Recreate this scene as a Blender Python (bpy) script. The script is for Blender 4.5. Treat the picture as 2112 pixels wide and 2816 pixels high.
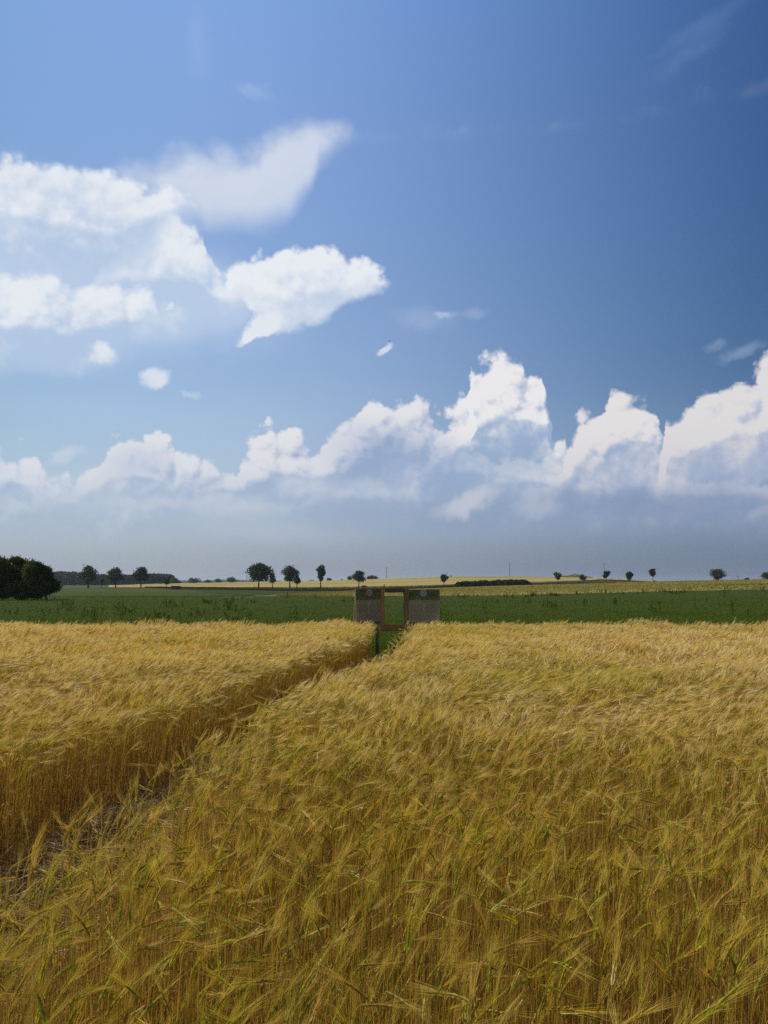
import bpy, math, random
import numpy as np
from mathutils import Vector, Matrix

# ------------------------------------------------------------------ scene, camera, sky, sun
for _o in list(bpy.data.objects):
    bpy.data.objects.remove(_o, do_unlink=True)
scene = bpy.context.scene
COL = scene.collection
rng = np.random.default_rng(7)
random.seed(7)

PW, PH, FPX = 2112.0, 2816.0, 2250.0          # the photograph's pixels and its focal length in them
HORIZON = 1600.0
PITCH = math.atan((HORIZON - PH / 2) / FPX)     # camera looks up a little
CAMZ = 2.1
CP, SP = math.cos(PITCH), math.sin(PITCH)

cam_data = bpy.data.cameras.new("camera")
cam = bpy.data.objects.new("camera", cam_data)
COL.objects.link(cam)
cam.location = (0, 0, CAMZ)
cam.rotation_euler = (math.pi / 2 + PITCH, 0, 0)
cam_data.sensor_fit = 'VERTICAL'
cam_data.sensor_height = 36.0
cam_data.lens = 36.0 * FPX / PH
cam_data.clip_start = 0.05
cam_data.clip_end = 20000
scene.camera = cam

scene.view_settings.view_transform = 'Standard'
scene.view_settings.look = 'None'
scene.view_settings.exposure = 0.0
scene.view_settings.gamma = 1.0
scene.view_settings.use_curve_mapping = False
scene.render.engine = 'CYCLES'
cy = scene.cycles
cy.use_denoising = False
cy.denoiser = 'OPENIMAGEDENOISE'
cy.denoising_input_passes = 'RGB_ALBEDO_NORMAL'
scene.cycles.pixel_filter_type = 'BLACKMAN_HARRIS'
scene.cycles.filter_width = 1.5
cy.max_bounces = 6
cy.diffuse_bounces = 3
cy.glossy_bounces = 2
cy.transmission_bounces = 4
cy.transparent_max_bounces = 4
cy.volume_bounces = 0
cy.sample_clamp_indirect = 4.0

SUN_AZ = math.radians(-68)      # from straight ahead (+Y), to the left
SUN_EL = math.radians(47)
SUN_DIR = Vector((math.sin(SUN_AZ) * math.cos(SUN_EL), math.cos(SUN_AZ) * math.cos(SUN_EL), math.sin(SUN_EL)))
sun_data = bpy.data.lights.new("sun", 'SUN')
sun_data.energy = 4.8
sun_data.angle = math.radians(0.5)
sun_data.color = (1.0, 0.90, 0.74)
sun = bpy.data.objects.new("sun", sun_data)
COL.objects.link(sun)
sun.rotation_euler = (-SUN_DIR).to_track_quat('-Z', 'Y').to_euler()
sun.location = (0, 0, 60)


def unproj(px, py):
    """world direction of a photograph pixel"""
    u = (px - PW / 2) / FPX
    v = (py - PH / 2) / FPX
    return Vector((u, CP + v * SP, SP - v * CP)).normalized()


def at(px, py, Y):
    """the point seen at a photograph pixel, Y metres ahead"""
    d = unproj(px, py)
    return d * (Y / d.y) + Vector((0, 0, CAMZ))


def azel(px, py):
    d = unproj(px, py)
    return math.atan2(d.x, d.y), math.asin(d.z)


# ---- small expression layer over shader nodes
class S:
    def __init__(self, tree, sock):
        self.t, self.s = tree, sock

    def _m(self, op, *a, clamp=False):
        return M(self.t, op, self, *a, clamp=clamp)

    def __add__(self, o): return self._m('ADD', o)
    __radd__ = __add__
    def __sub__(self, o): return self._m('SUBTRACT', o)
    def __rsub__(self, o): return M(self.t, 'SUBTRACT', o, self)
    def __mul__(self, o): return self._m('MULTIPLY', o)
    __rmul__ = __mul__
    def __truediv__(self, o): return self._m('DIVIDE', o)
    def clamp(self): return M(self.t, 'ADD', self, 0.0, clamp=True)


def put(tree, sock, val):
    if isinstance(val, S):
        tree.links.new(val.s, sock)
    elif isinstance(val, bpy.types.NodeSocket):
        tree.links.new(val, sock)
    else:
        sock.default_value = val


def M(tree, op, *a, clamp=False):
    n = tree.nodes.new('ShaderNodeMath')
    n.operation = op
    n.use_clamp = clamp
    for i, v in enumerate(a):
        put(tree, n.inputs[i], v)
    return S(tree, n.outputs[0])


def VM(tree, op, *a):
    n = tree.nodes.new('ShaderNodeVectorMath')
    n.operation = op
    for i, v in enumerate(a):
        if op == 'SCALE' and i == 1:
            put(tree, n.inputs['Scale'], v)
        else:
            put(tree, n.inputs[i], v)
    return S(tree, n.outputs['Value'] if op in ('LENGTH', 'DOT_PRODUCT', 'DISTANCE') else n.outputs[0])


def SEP(tree, v):
    n = tree.nodes.new('ShaderNodeSeparateXYZ')
    put(tree, n.inputs[0], v)
    return [S(tree, o) for o in n.outputs]


def COMB(tree, x, y, z):
    n = tree.nodes.new('ShaderNodeCombineXYZ')
    for i, v in enumerate((x, y, z)):
        put(tree, n.inputs[i], v)
    return S(tree, n.outputs[0])


def SMOOTH(tree, v, a, b, lo=0.0, hi=1.0, kind='SMOOTHSTEP'):
    n = tree.nodes.new('ShaderNodeMapRange')
    n.interpolation_type = kind
    n.clamp = True
    put(tree, n.inputs['Value'], v)
    put(tree, n.inputs['From Min'], a)
    put(tree, n.inputs['From Max'], b)
    put(tree, n.inputs['To Min'], lo)
    put(tree, n.inputs['To Max'], hi)
    return S(tree, n.outputs[0])


def MIX(tree, f, a, b, blend='MIX'):
    n = tree.nodes.new('ShaderNodeMix')
    n.data_type = 'RGBA'
    n.blend_type = blend
    n.clamp_factor = True
    put(tree, n.inputs[0], f)
    for k, v in ((6, a), (7, b)):
        if isinstance(v, tuple):
            v = (v[0], v[1], v[2], 1.0)
        put(tree, n.inputs[k], v)
    return S(tree, n.outputs[2])


def NOISE(tree, vec, scale, detail=2.0, rough=0.5, out='Fac', dim='3D', lac=2.0, dist=0.0):
    n = tree.nodes.new('ShaderNodeTexNoise')
    n.noise_dimensions = dim
    if vec is not None:
        put(tree, n.inputs['Vector'], vec)
    n.inputs['Scale'].default_value = scale
    n.inputs['Detail'].default_value = detail
    n.inputs['Roughness'].default_value = rough
    n.inputs['Lacunarity'].default_value = lac
    n.inputs['Distortion'].default_value = dist
    return S(tree, n.outputs[out])


def VORO(tree, vec, scale, detail=0.0, rough=0.5, feature='F1', smooth=None):
    n = tree.nodes.new('ShaderNodeTexVoronoi')
    n.feature = feature
    put(tree, n.inputs['Vector'], vec)
    n.inputs['Scale'].default_value = scale
    n.inputs['Detail'].default_value = detail
    n.inputs['Roughness'].default_value = rough
    if smooth is not None:
        n.inputs['Smoothness'].default_value = smooth
    return S(tree, n.outputs['Distance'])


AZ0, AZ1, EL1 = -0.62, 0.62, 0.75


def CURVE(tree, t, pts, mode='VECTOR'):
    """a height over azimuth as a lookup curve; pts are photograph pixels"""
    n = tree.nodes.new('ShaderNodeFloatCurve')
    c = n.mapping.curves[0]
    ps = []
    for x, y in pts:
        a, e = azel(x, y)
        ps.append(((a - AZ0) / (AZ1 - AZ0), max(0.0, e / EL1)))
    ps = [(min(max(p[0], 0), 1), min(max(p[1], 0), 1)) for p in ps]
    ps.sort()
    n.mapping.use_clip = False
    c.points[0].location = ps[0]
    c.points[1].location = ps[-1]
    for p in ps[1:-1]:
        c.points.new(*p)
    for p in c.points:
        p.handle_type = mode
    n.mapping.extend = 'HORIZONTAL'
    n.mapping.update()
    put(tree, n.inputs['Value'], t)
    return S(tree, n.outputs[0]) * EL1

# ------------------------------------------------------------------ the sky: Nishita air with the day's clouds in it
SKY_STRENGTH = 0.10
K = 1280.0 / 1005.4      # cloud outlines were read off a 1659-wide view of the photograph (2112 wide)


def P(pts):
    return [(x * K, y * K) for x, y in pts]


def lin(r, g, b):
    f = lambda c: ((c / 255.0 + 0.055) / 1.055) ** 2.4 if c > 10 else c / 255.0 / 12.92
    return (f(r), f(g), f(b))


# (name, top outline, base outline, edge softness top, softness base, opacity, lit colour, shade colour, shade depth, relief)
CLOUDS = [
    # far hazy bank along the horizon
    dict(top=[(-260, 960), (0, 952), (40, 945), (80, 962), (95, 1010), (130, 1015), (165, 1000), (215, 985), (226, 940), (290, 928),
              (345, 934), (370, 957), (380, 972), (430, 982), (515, 992), (528, 950), (580, 914), (640, 918), (662, 944),
              (690, 940), (725, 912), (765, 880), (800, 850), (850, 848), (890, 840), (930, 866), (958, 900), (1010, 940), (1100, 960),
              (1230, 960), (1400, 1000), (1920, 1010)],
         base=[(-260, 1100), (0, 1100), (300, 1110), (700, 1085), (1000, 1075), (1300, 1095), (1920, 1100)],
         ws=0.004, wb=0.055, op=0.96, lit=lin(228, 228, 232), shade=lin(148, 169, 203), depth=0.075, relief=1.0, amp=0.85),
    # nearer, flatter heaps low in the haze
    dict(top=[(-260, 1060), (0, 1052), (60, 1042), (108, 1022), (160, 1016), (240, 1022), (300, 1060), (360, 1040), (420, 1030), (480, 1045),
              (560, 1062), (640, 1054), (720, 1038), (800, 1036), (890, 1046), (960, 1078), (1050, 1110), (1300, 1120), (1920, 1120)],
         base=[(-260, 1120), (300, 1125), (700, 1095), (1000, 1090), (1920, 1100)],
         ws=0.006, wb=0.05, op=0.62, lit=lin(214, 217, 224), shade=lin(160, 180, 206), depth=0.03, relief=1.0, amp=0.8),
    # the tower
    dict(top=[(870, 1060), (915, 965), (955, 892), (985, 850), (1008, 838), (1014, 768), (1040, 757), (1072, 752), (1092, 738), (1114, 746),
              (1128, 772), (1158, 786), (1172, 792), (1180, 850), (1186, 905), (1222, 922), (1236, 970), (1260, 1060)],
         base=[(870, 1010), (1010, 1030), (1120, 1020), (1260, 1020)],
         ws=0.0045, wb=0.045, op=1.0, lit=lin(233, 232, 234), shade=lin(154, 176, 207), depth=0.17, relief=1.2, amp=0.8),
    # right-hand heaps
    dict(top=[(1140, 1080), (1158, 1022), (1180, 998), (1212, 984), (1226, 930), (1258, 886), (1300, 882), (1310, 840), (1352, 834),
              (1396, 852), (1421, 882), (1430, 940), (1442, 1010), (1470, 1080)],
         base=[(1140, 1030), (1200, 1042), (1300, 1062), (1440, 1062), (1470, 1050)],
         ws=0.0045, wb=0.014, op=1.0, lit=lin(226, 223, 224), shade=lin(160, 177, 206), depth=0.30, relief=1.3, amp=0.8),
    dict(top=[(1405, 1080), (1424, 1030), (1430, 888), (1470, 870), (1514, 822), (1590, 802), (1636, 792), (1654, 752), (1740, 690),
              (1800, 700), (1920, 800)],
         base=[(1405, 1040), (1470, 1060), (1560, 1066), (1659, 1046), (1920, 1050)],
         ws=0.0045, wb=0.012, op=1.0, lit=lin(222, 219, 220), shade=lin(163, 177, 204), depth=0.34, relief=1.3, amp=0.8),
    # smooth veil cloud, upper left
    dict(top=[(240, 372), (272, 344), (350, 324), (430, 320), (530, 322), (575, 288), (640, 259), (700, 250), (755, 258), (785, 300)],
         base=[(240, 380), (300, 400), (350, 425), (400, 442), (450, 484), (560, 482), (620, 462), (668, 398), (690, 335), (765, 282), (785, 270)],
         ws=0.016, wb=0.022, op=0.86, lit=lin(216, 223, 236), shade=lin(196, 210, 232), depth=0.2, relief=0.25, amp=0.42),
    # the thin veil that joins the upper-left clouds
    dict(top=[(-260, 330), (0, 350), (200, 378), (330, 415), (405, 450), (445, 540), (520, 615), (565, 680), (610, 780)],
         base=[(-260, 800), (0, 800), (200, 790), (300, 735), (390, 732), (480, 700), (560, 655), (610, 600)],
         ws=0.020, wb=0.030, op=0.80, lit=lin(196, 213, 234), shade=lin(178, 200, 228), depth=0.2, relief=0.30, amp=0.45),
    # the flank it trails down to the right
    dict(top=[(150, 700), (210, 560), (270, 490), (318, 462), (350, 455), (405, 472), (442, 490), (454, 544), (478, 570), (520, 596), (575, 660), (620, 800)],
         base=[(150, 560), (230, 640), (280, 690), (330, 712), (390, 718), (470, 690), (540, 655), (620, 560)],
         ws=0.0058, wb=0.026, op=0.90, lit=lin(234, 238, 243), shade=lin(182, 202, 228), depth=0.055, relief=0.8, amp=0.6),
    # big upper-left heap
    dict(top=[(-260, 280), (-60, 318), (0, 318), (80, 320), (150, 340), (205, 343), (265, 368), (330, 378), (385, 396), (416, 408), (436, 440), (460, 540)],
         base=[(-260, 540), (0, 570), (120, 600), (240, 612), (310, 560), (365, 484), (402, 440), (430, 424), (460, 400)],
         ws=0.0058, wb=0.026, op=0.93, lit=lin(234, 238, 243), shade=lin(180, 200, 227), depth=0.042, relief=0.75, amp=0.62),
    # the ragged cloud right of it
    dict(top=[(380, 640), (430, 588), (480, 570), (500, 550), (540, 536), (600, 530), (636, 520), (660, 512), (720, 512), (768, 534), (800, 558),
              (812, 572), (850, 588), (875, 640)],
         base=[(380, 560), (430, 600), (470, 622), (520, 648), (556, 690), (600, 720), (690, 697), (750, 662), (800, 634), (850, 622), (875, 590)],
         ws=0.005, wb=0.007, op=0.97, lit=lin(234, 238, 243), shade=lin(190, 206, 229), depth=0.11, relief=0.8, amp=0.75),
    # low left heap
    dict(top=[(-260, 560), (0, 574), (60, 572), (110, 594), (142, 600), (156, 612), (190, 606), (255, 597), (292, 612), (325, 620), (338, 642), (362, 720)],
         base=[(-260, 790), (0, 796), (60, 806), (140, 806), (200, 790), (250, 764), (275, 728), (305, 708), (342, 684), (370, 600)],
         ws=0.0058, wb=0.012, op=0.93, lit=lin(233, 237, 242), shade=lin(176, 198, 226), depth=0.055, relief=0.9, amp=0.6),
]
# single scraps: x, y, half width, half height, tilt (deg), softness, opacity, colour
SCRAPS = [
    (430, 640, 170, 85, 14, 1.5, 0.72, lin(184, 204, 230)), (150, 650, 230, 110, 6, 1.5, 0.55, lin(188, 208, 232)),
    (180, 880, 330, 30, 0, 1.6, 0.35, lin(168, 196, 228)),
    (552, 716, 48, 17, -34, 0.45, 0.95, lin(230, 235, 241)), (572, 700, 36, 22, -20, 0.5, 0.9, lin(226, 232, 240)),
    (870, 985, 150, 62, 8, 1.3, 0.72, lin(147, 168, 202)), (1000, 1112, 340, 46, 0, 1.4, 0.5, lin(134, 154, 186)), (1460, 1086, 300, 34, 2, 1.3, 0.55, lin(126, 144, 176)),
    (300, 1005, 70, 44, 0, 1.3, 0.5, lin(170, 189, 213)),
    (338, 814, 28, 18, -10, 0.8, 0.85, lin(222, 229, 238)), (412, 847, 20, 6, 10, 1.0, 0.4, lin(210, 220, 234)),
    (224, 762, 32, 22, 15, 0.8, 0.85, lin(228, 234, 240)), (832, 756, 20, 11, -35, 0.7, 0.85, lin(214, 223, 238)),
    (366, 661, 9, 9, 0, 0.6, 0.7, lin(225, 232, 240)), (915, 690, 62, 26, 5, 1.5, 0.20, lin(200, 212, 232)),
    (960, 676, 20, 10, 0, 1.0, 0.45, lin(205, 215, 234)), (1020, 676, 30, 12, 0, 1.3, 0.22, lin(196, 208, 230)),
    (1522, 56, 95, 12, -16, 1.6, 0.20, lin(120, 150, 200)), (1490, 114, 75, 14, -20, 1.6, 0.20, lin(120, 150, 200)),
    (1606, 757, 44, 12, -15, 1.3, 0.35, lin(170, 186, 215)), (1548, 748, 16, 8, 0, 1.3, 0.25, lin(170, 186, 215)),
    (545, 196, 34, 12, 10, 1.5, 0.20, lin(195, 212, 238)), (428, 95, 24, 45, 0, 1.8, 0.10, lin(195, 212, 238)),
    (1010, 1084, 74, 22, -20, 0.8, 0.75, lin(196, 202, 214)), (1002, 1108, 16, 16, 0, 0.9, 0.6, lin(192, 198, 212)),
    (1160, 1098, 52, 20, 5, 1.0, 0.6, lin(178, 187, 206)), (1150, 1068, 22, 22, 0, 1.0, 0.5, lin(180, 190, 208)),
    (800, 1056, 100, 20, 3, 1.1, 0.5, lin(196, 204, 218)), (500, 1092, 110, 24, 3, 1.3, 0.55, lin(200, 206, 216)), (230, 1085, 150, 30, -3, 1.4, 0.4, lin(188, 200, 215)), (655, 1046, 60, 22, -8, 1.1, 0.5, lin(198, 206, 220)), (560, 1140, 170, 26, 4, 1.5, 0.3, lin(184, 194, 208)),
    (1642, 1106, 30, 16, -20, 1.2, 0.4, lin(176, 182, 200)), (330, 1050, 40, 12, -15, 1.2, 0.35, lin(205, 212, 222)),
    (140, 985, 34, 12, -25, 1.0, 0.4, lin(215, 222, 232)), (60, 1034, 30, 9, 0, 1.2, 0.4, lin(205, 214, 226)),
]

world = bpy.data.worlds.new("World")
scene.world = world
world.use_nodes = True
wt = world.node_tree
wt.nodes.clear()


def cloud_field_group():
    """direction in, every bank's signed distance (radians, inside > 0) out"""
    g = bpy.data.node_groups.new("cloud_field", 'ShaderNodeTree')
    g.interface.new_socket("dir", in_out='INPUT', socket_type='NodeSocketVector')
    for i in range(len(CLOUDS)):
        g.interface.new_socket("d%d" % i, in_out='OUTPUT', socket_type='NodeSocketFloat')
        g.interface.new_socket("h%d" % i, in_out='OUTPUT', socket_type='NodeSocketFloat')
        g.interface.new_socket("b%d" % i, in_out='OUTPUT', socket_type='NodeSocketFloat')
    for nm in ("az", "el", "puff"):
        g.interface.new_socket(nm, in_out='OUTPUT', socket_type='NodeSocketFloat')
    gi = g.nodes.new('NodeGroupInput')
    go = g.nodes.new('NodeGroupOutput')
    d = S(g, gi.outputs[0])
    x, y, z = SEP(g, d)
    az = M(g, 'ARCTAN2', x, y)
    el = M(g, 'ARCSINE', z)
    warp = NOISE(g, d, 17.0, 5.0, 0.60, 'Color')
    wx, wy, wz = SEP(g, warp)
    # billows: rounded puffs, themselves slightly warped
    pv = VM(g, 'ADD', d, VM(g, 'SCALE', warp, 0.022))
    v1 = VORO(g, pv, 23.0, 3.0, 0.50)
    puff = 0.62 - v1
    for i, c in enumerate(CLOUDS):
        a = az + (wx - 0.5) * (0.050 * c['amp'])
        e = el + (wy - 0.5) * (0.040 * c['amp'])
        t = (a - AZ0) / (AZ1 - AZ0)
        top = CURVE(g, t, P(c['top']))
        base = CURVE(g, t, P(c['base']))
        h = top - e + puff * (0.042 * c['amp'])
        b = e - base + puff * (0.012 * c['amp'])
        dd = M(g, 'MINIMUM', h, b)
        put(g, go.inputs["d%d" % i], dd)
        put(g, go.inputs["h%d" % i], h)
        put(g, go.inputs["b%d" % i], b)
    put(g, go.inputs["az"], az)
    put(g, go.inputs["el"], el)
    put(g, go.inputs["puff"], puff)
    return g


CF = cloud_field_group()


def use_field(v):
    n = wt.nodes.new('ShaderNodeGroup')
    n.node_tree = CF
    put(wt, n.inputs[0], v)
    return n


tc = wt.nodes.new('ShaderNodeTexCoord')
direc = S(wt, tc.outputs['Generated'])
direc = VM(wt, 'NORMALIZE', direc)
n1 = use_field(direc)
# second look a step towards the sun: the difference is the lit side of every billow
STEP = 0.010
sd = Vector((-0.62, 0.0, 0.78)) * STEP
n2 = use_field(VM(wt, 'ADD', direc, COMB(wt, sd.x, sd.y, sd.z)))

sky = wt.nodes.new('ShaderNodeTexSky')
sky.sky_type = 'NISHITA'
sky.sun_disc = False
sky.sun_elevation = SUN_EL
sky.sun_rotation = SUN_AZ
sky.altitude = 60
sky.air_density = 1.0
sky.dust_density = 0.6
sky.ozone_density = 3.0
col = S(wt, sky.outputs[0])
az, el = S(wt, n1.outputs['az']), S(wt, n1.outputs['el'])
# brightness grade painted over the sky: vignette-like falloff, palest left of centre, deepest right
azc = M(wt, 'MINIMUM', M(wt, 'MAXIMUM', az, -0.5), 0.5)
elc = M(wt, 'MINIMUM', M(wt, 'MAXIMUM', el, 0.0), 0.7)
fac = []
for k0, k1, k2, k3 in ((0.072, -0.959, 0.348, -3.095), (-0.055, -0.716, 0.694, -2.166), (-0.131, -0.408, 1.011, -1.64)):
    fac.append(M(wt, 'EXPONENT', azc * k1 + elc * k2 + azc * azc * k3 + k0))
col = VM(wt, 'MULTIPLY', col, COMB(wt, *fac))
puff = S(wt, n1.outputs['puff'])
SC = 1.0 / SKY_STRENGTH


def bright(c):
    return tuple(v * SC for v in c)


md_n = NOISE(wt, VM(wt, 'MULTIPLY', direc, (1.0, 1.0, 1.3)), 13.0, 4.0, 0.58)
hz_n = NOISE(wt, VM(wt, 'MULTIPLY', direc, (1.0, 1.0, 3.0)), 5.0, 3.0, 0.5)
# haze low over the horizon, paler towards the sun
hazef = SMOOTH(wt, el, 0.0, 0.26, 1.0, 0.0)
hz_side = SMOOTH(wt, az, -0.45, 0.45)
hz_up = SMOOTH(wt, el, 0.0, 0.11)
hz_col = MIX(wt, hz_up, MIX(wt, hz_side, bright(lin(154, 165, 178)), bright(lin(108, 121, 144))), MIX(wt, hz_side, bright(lin(174, 193, 215)), bright(lin(134, 153, 186))))
col = MIX(wt, hazef * 0.93, col, hz_col)


def scraps_over(col, items):
    wn = NOISE(wt, direc, 34.0, 4.0, 0.6, 'Color')
    wx, wy, _ = SEP(wt, wn)
    aa = az + (wx - 0.5) * 0.035
    ee = el + (wy - 0.5) * 0.030
    ae = COMB(wt, aa, ee, 0.0)
    for (x, y, rx, ry, tilt, soft, op, c) in items:
        a0, e0 = azel(x * K, y * K)
        mp = wt.nodes.new('ShaderNodeMapping')
        mp.vector_type = 'TEXTURE'
        mp.inputs['Location'].default_value = (a0, e0, 0.0)
        mp.inputs['Rotation'].default_value = (0.0, 0.0, math.radians(-tilt))
        mp.inputs['Scale'].default_value = (rx * K / FPX, ry * K / FPX, 1.0)
        put(wt, mp.inputs['Vector'], ae)
        r = VM(wt, 'LENGTH', mp.outputs[0])
        f = SMOOTH(wt, r, max(0.0, 1.0 - soft * 0.75), 1.0 + soft * 0.45, op, 0.0)
        col = MIX(wt, f, col, bright(c))
    return col


order = range(len(CLOUDS))
col = scraps_over(col, SCRAPS[:3])
for i in order:
    c = CLOUDS[i]
    d1, h1, b1 = (S(wt, n1.outputs["%s%d" % (k, i)]) for k in "dhb")
    d2 = S(wt, n2.outputs["d%d" % i])
    edge = (d1 - d2) * (1.0 / STEP)                      # about -1 .. 1, bright where the surface faces the sun
    depth = SMOOTH(wt, h1, 0.0, c['depth'], 1.0, 0.0, 'LINEAR')
    light = depth * 0.62 + edge * (0.38 * c['relief']) + puff * (0.55 * c['relief']) + 0.16 + (md_n - 0.5) * (2.1 * c['relief']) * (1.2 - depth)
    light = SMOOTH(wt, light, -0.45, 0.95)
    cc = MIX(wt, light, bright(c['shade']), bright(c['lit']))
    # distance haze on the low banks
    low = SMOOTH(wt, el, 0.03, 0.20, 0.55, 0.0)
    cc = MIX(wt, low, cc, hz_col)
    a = SMOOTH(wt, h1, -c['ws'], c['ws'] * 1.6) * SMOOTH(wt, b1, -c['wb'], c['wb']) * c['op']
    col = MIX(wt, a, col, cc)
col = scraps_over(col, SCRAPS[3:])

bg = wt.nodes.new('ShaderNodeBackground')
bg.inputs['Strength'].default_value = SKY_STRENGTH
put(wt, bg.inputs['Color'], col)
wo = wt.nodes.new('ShaderNodeOutputWorld')
wt.links.new(bg.outputs[0], wo.inputs['Surface'])
world.cycles.sampling_method = 'NONE'

# ------------------------------------------------------------------ helpers
def tag(o, label=None, cat=None, group=None, kind=None):
    if label: o["label"] = label
    if cat: o["category"] = cat
    if group: o["group"] = group
    if kind: o["kind"] = kind
    return o


def empty(name, loc, rz=0.0):
    o = bpy.data.objects.new(name, None)
    COL.objects.link(o)
    o.location = loc
    o.rotation_euler = (0, 0, rz)
    o.empty_display_size = 0.2
    return o


def link(name, me, mat, parent=None):
    o = bpy.data.objects.new(name, me)
    COL.objects.link(o)
    if mat is not None and not me.materials:
        me.materials.append(mat)
    if parent is not None:
        o.parent = parent
    return o


def mesh_np(name, verts, quads, colors=None, smooth=False):
    """mesh from arrays; quads (n,4), a triangle repeats its third corner as -1"""
    me = bpy.data.meshes.new(name)
    verts = np.ascontiguousarray(verts, dtype=np.float32).reshape(-1, 3)
    quads = np.ascontiguousarray(quads, dtype=np.int32)
    nq, k = quads.shape
    me.vertices.add(len(verts))
    me.vertices.foreach_set("co", verts.ravel())
    me.loops.add(nq * k)
    me.loops.foreach_set("vertex_index", quads.ravel())
    me.polygons.add(nq)
    me.polygons.foreach_set("loop_start", np.arange(nq, dtype=np.int32) * k)
    me.polygons.foreach_set("loop_total", np.full(nq, k, dtype=np.int32))
    me.polygons.foreach_set("use_smooth", np.full(nq, smooth, dtype=bool))
    me.update(calc_edges=True)
    if colors is not None:
        ca = me.color_attributes.new("tint", 'FLOAT_COLOR', 'POINT')
        c = np.ones((len(verts), 4), dtype=np.float32)
        c[:, :3] = np.asarray(colors, dtype=np.float32).reshape(-1, 3)
        ca.data.foreach_set("color", c.ravel())
    return me


class Geo:
    """collects vertices, quads and tints"""
    def __init__(self):
        self.v, self.q, self.c, self.n = [], [], [], 0

    def add(self, v, q, c=None):
        v = np.asarray(v, dtype=np.float32).reshape(-1, 3)
        q = np.asarray(q, dtype=np.int64).reshape(-1, 4)
        self.v.append(v)
        self.q.append(q + self.n)
        if c is None:
            c = np.ones((len(v), 3), np.float32)
        c = np.broadcast_to(np.asarray(c, np.float32), (len(v), 3)) if np.ndim(c) < 2 else np.asarray(c, np.float32).reshape(-1, 3)
        self.c.append(c)
        self.n += len(v)

    def ribbons(self, P, W, side, C):
        """P (N,k,3) centre lines, W (N,k) half widths, side (N,3) or (N,k,3), C (N,k,3) or (3,)"""
        N, k = P.shape[:2]
        if side.ndim == 2:
            side = side[:, None, :]
        a = P - side * W[..., None]
        b = P + side * W[..., None]
        v = np.stack([a, b], axis=2).reshape(-1, 3)
        C = np.broadcast_to(np.asarray(C, np.float32), (N, k, 3))
        c = np.repeat(C[:, :, None, :], 2, axis=2).reshape(-1, 3)
        base = (np.arange(N) * (2 * k))[:, None]
        j = np.arange(k - 1)[None, :] * 2
        q = np.stack([base + j, base + j + 1, base + j + 3, base + j + 2], axis=-1).reshape(-1, 4)
        self.add(v, q, c)

    def tube(self, pts, radii, sides=6, c=None, cap=True):
        pts = [Vector(p) for p in pts]
        rings = []
        for i, p in enumerate(pts):
            d = (pts[min(i + 1, len(pts) - 1)] - pts[max(i - 1, 0)])
            d = d.normalized() if d.length > 1e-9 else Vector((0, 0, 1))
            ref = Vector((1, 0, 0)) if abs(d.x) < 0.9 else Vector((0, 1, 0))
            u = d.cross(ref).normalized()
            w = d.cross(u)
            rings.append([p + (u * math.cos(t) + w * math.sin(t)) * radii[i]
                          for t in (2 * math.pi * s / sides for s in range(sides))])
        v = [x for r in rings for x in r]
        q = []
        for i in range(len(pts) - 1):
            for s in range(sides):
                a, b = i * sides + s, i * sides + (s + 1) % sides
                q.append((a, b, b + sides, a + sides))
        if cap:
            for base in (0, (len(pts) - 1) * sides):
                v.append(pts[0] if base == 0 else pts[-1])
                m = len(v) - 1
                for s in range(0, sides, 2):
                    q.append((m, base + s, base + (s + 1) % sides, base + (s + 2) % sides))
        self.add([tuple(x) for x in v], q, c)

    def box(self, x0, y0, z0, x1, y1, z1, c=None):
        v = [(x, y, z) for z in (z0, z1) for y in (y0, y1) for x in (x0, x1)]
        self.add(v, [(0, 2, 3, 1), (4, 5, 7, 6), (0, 1, 5, 4), (2, 6, 7, 3), (0, 4, 6, 2), (1, 3, 7, 5)], c)

    def mesh(self, name, tint=True, smooth=False):
        return mesh_np(name, np.concatenate(self.v), np.concatenate(self.q), np.concatenate(self.c) if tint else None, smooth)

    def obj(self, name, mat, parent=None, tint=True, smooth=False):
        return link(name, self.mesh(name, tint, smooth), mat, parent)


def value_noise(x, y, scale, seed=0):
    """smooth 0..1 noise over the plane"""
    r = np.random.default_rng(1000 + seed)
    tab = r.random((64, 64))
    u, v = np.asarray(x) / scale + 311.3, np.asarray(y) / scale + 207.7
    i, j = np.floor(u).astype(int), np.floor(v).astype(int)
    f, g = u - i, v - j
    f, g = f * f * (3 - 2 * f), g * g * (3 - 2 * g)
    t = lambda a, b: tab[a % 64, b % 64]
    return (t(i, j) * (1 - f) + t(i + 1, j) * f) * (1 - g) + (t(i, j + 1) * (1 - f) + t(i + 1, j + 1) * f) * g


# ---- materials
def new_mat(name):
    m = bpy.data.materials.new(name)
    m.use_nodes = True
    m.node_tree.nodes.clear()
    return m, m.node_tree


def finish(t, shader):
    o = t.nodes.new('ShaderNodeOutputMaterial')
    t.links.new(shader, o.inputs['Surface'])


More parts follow.
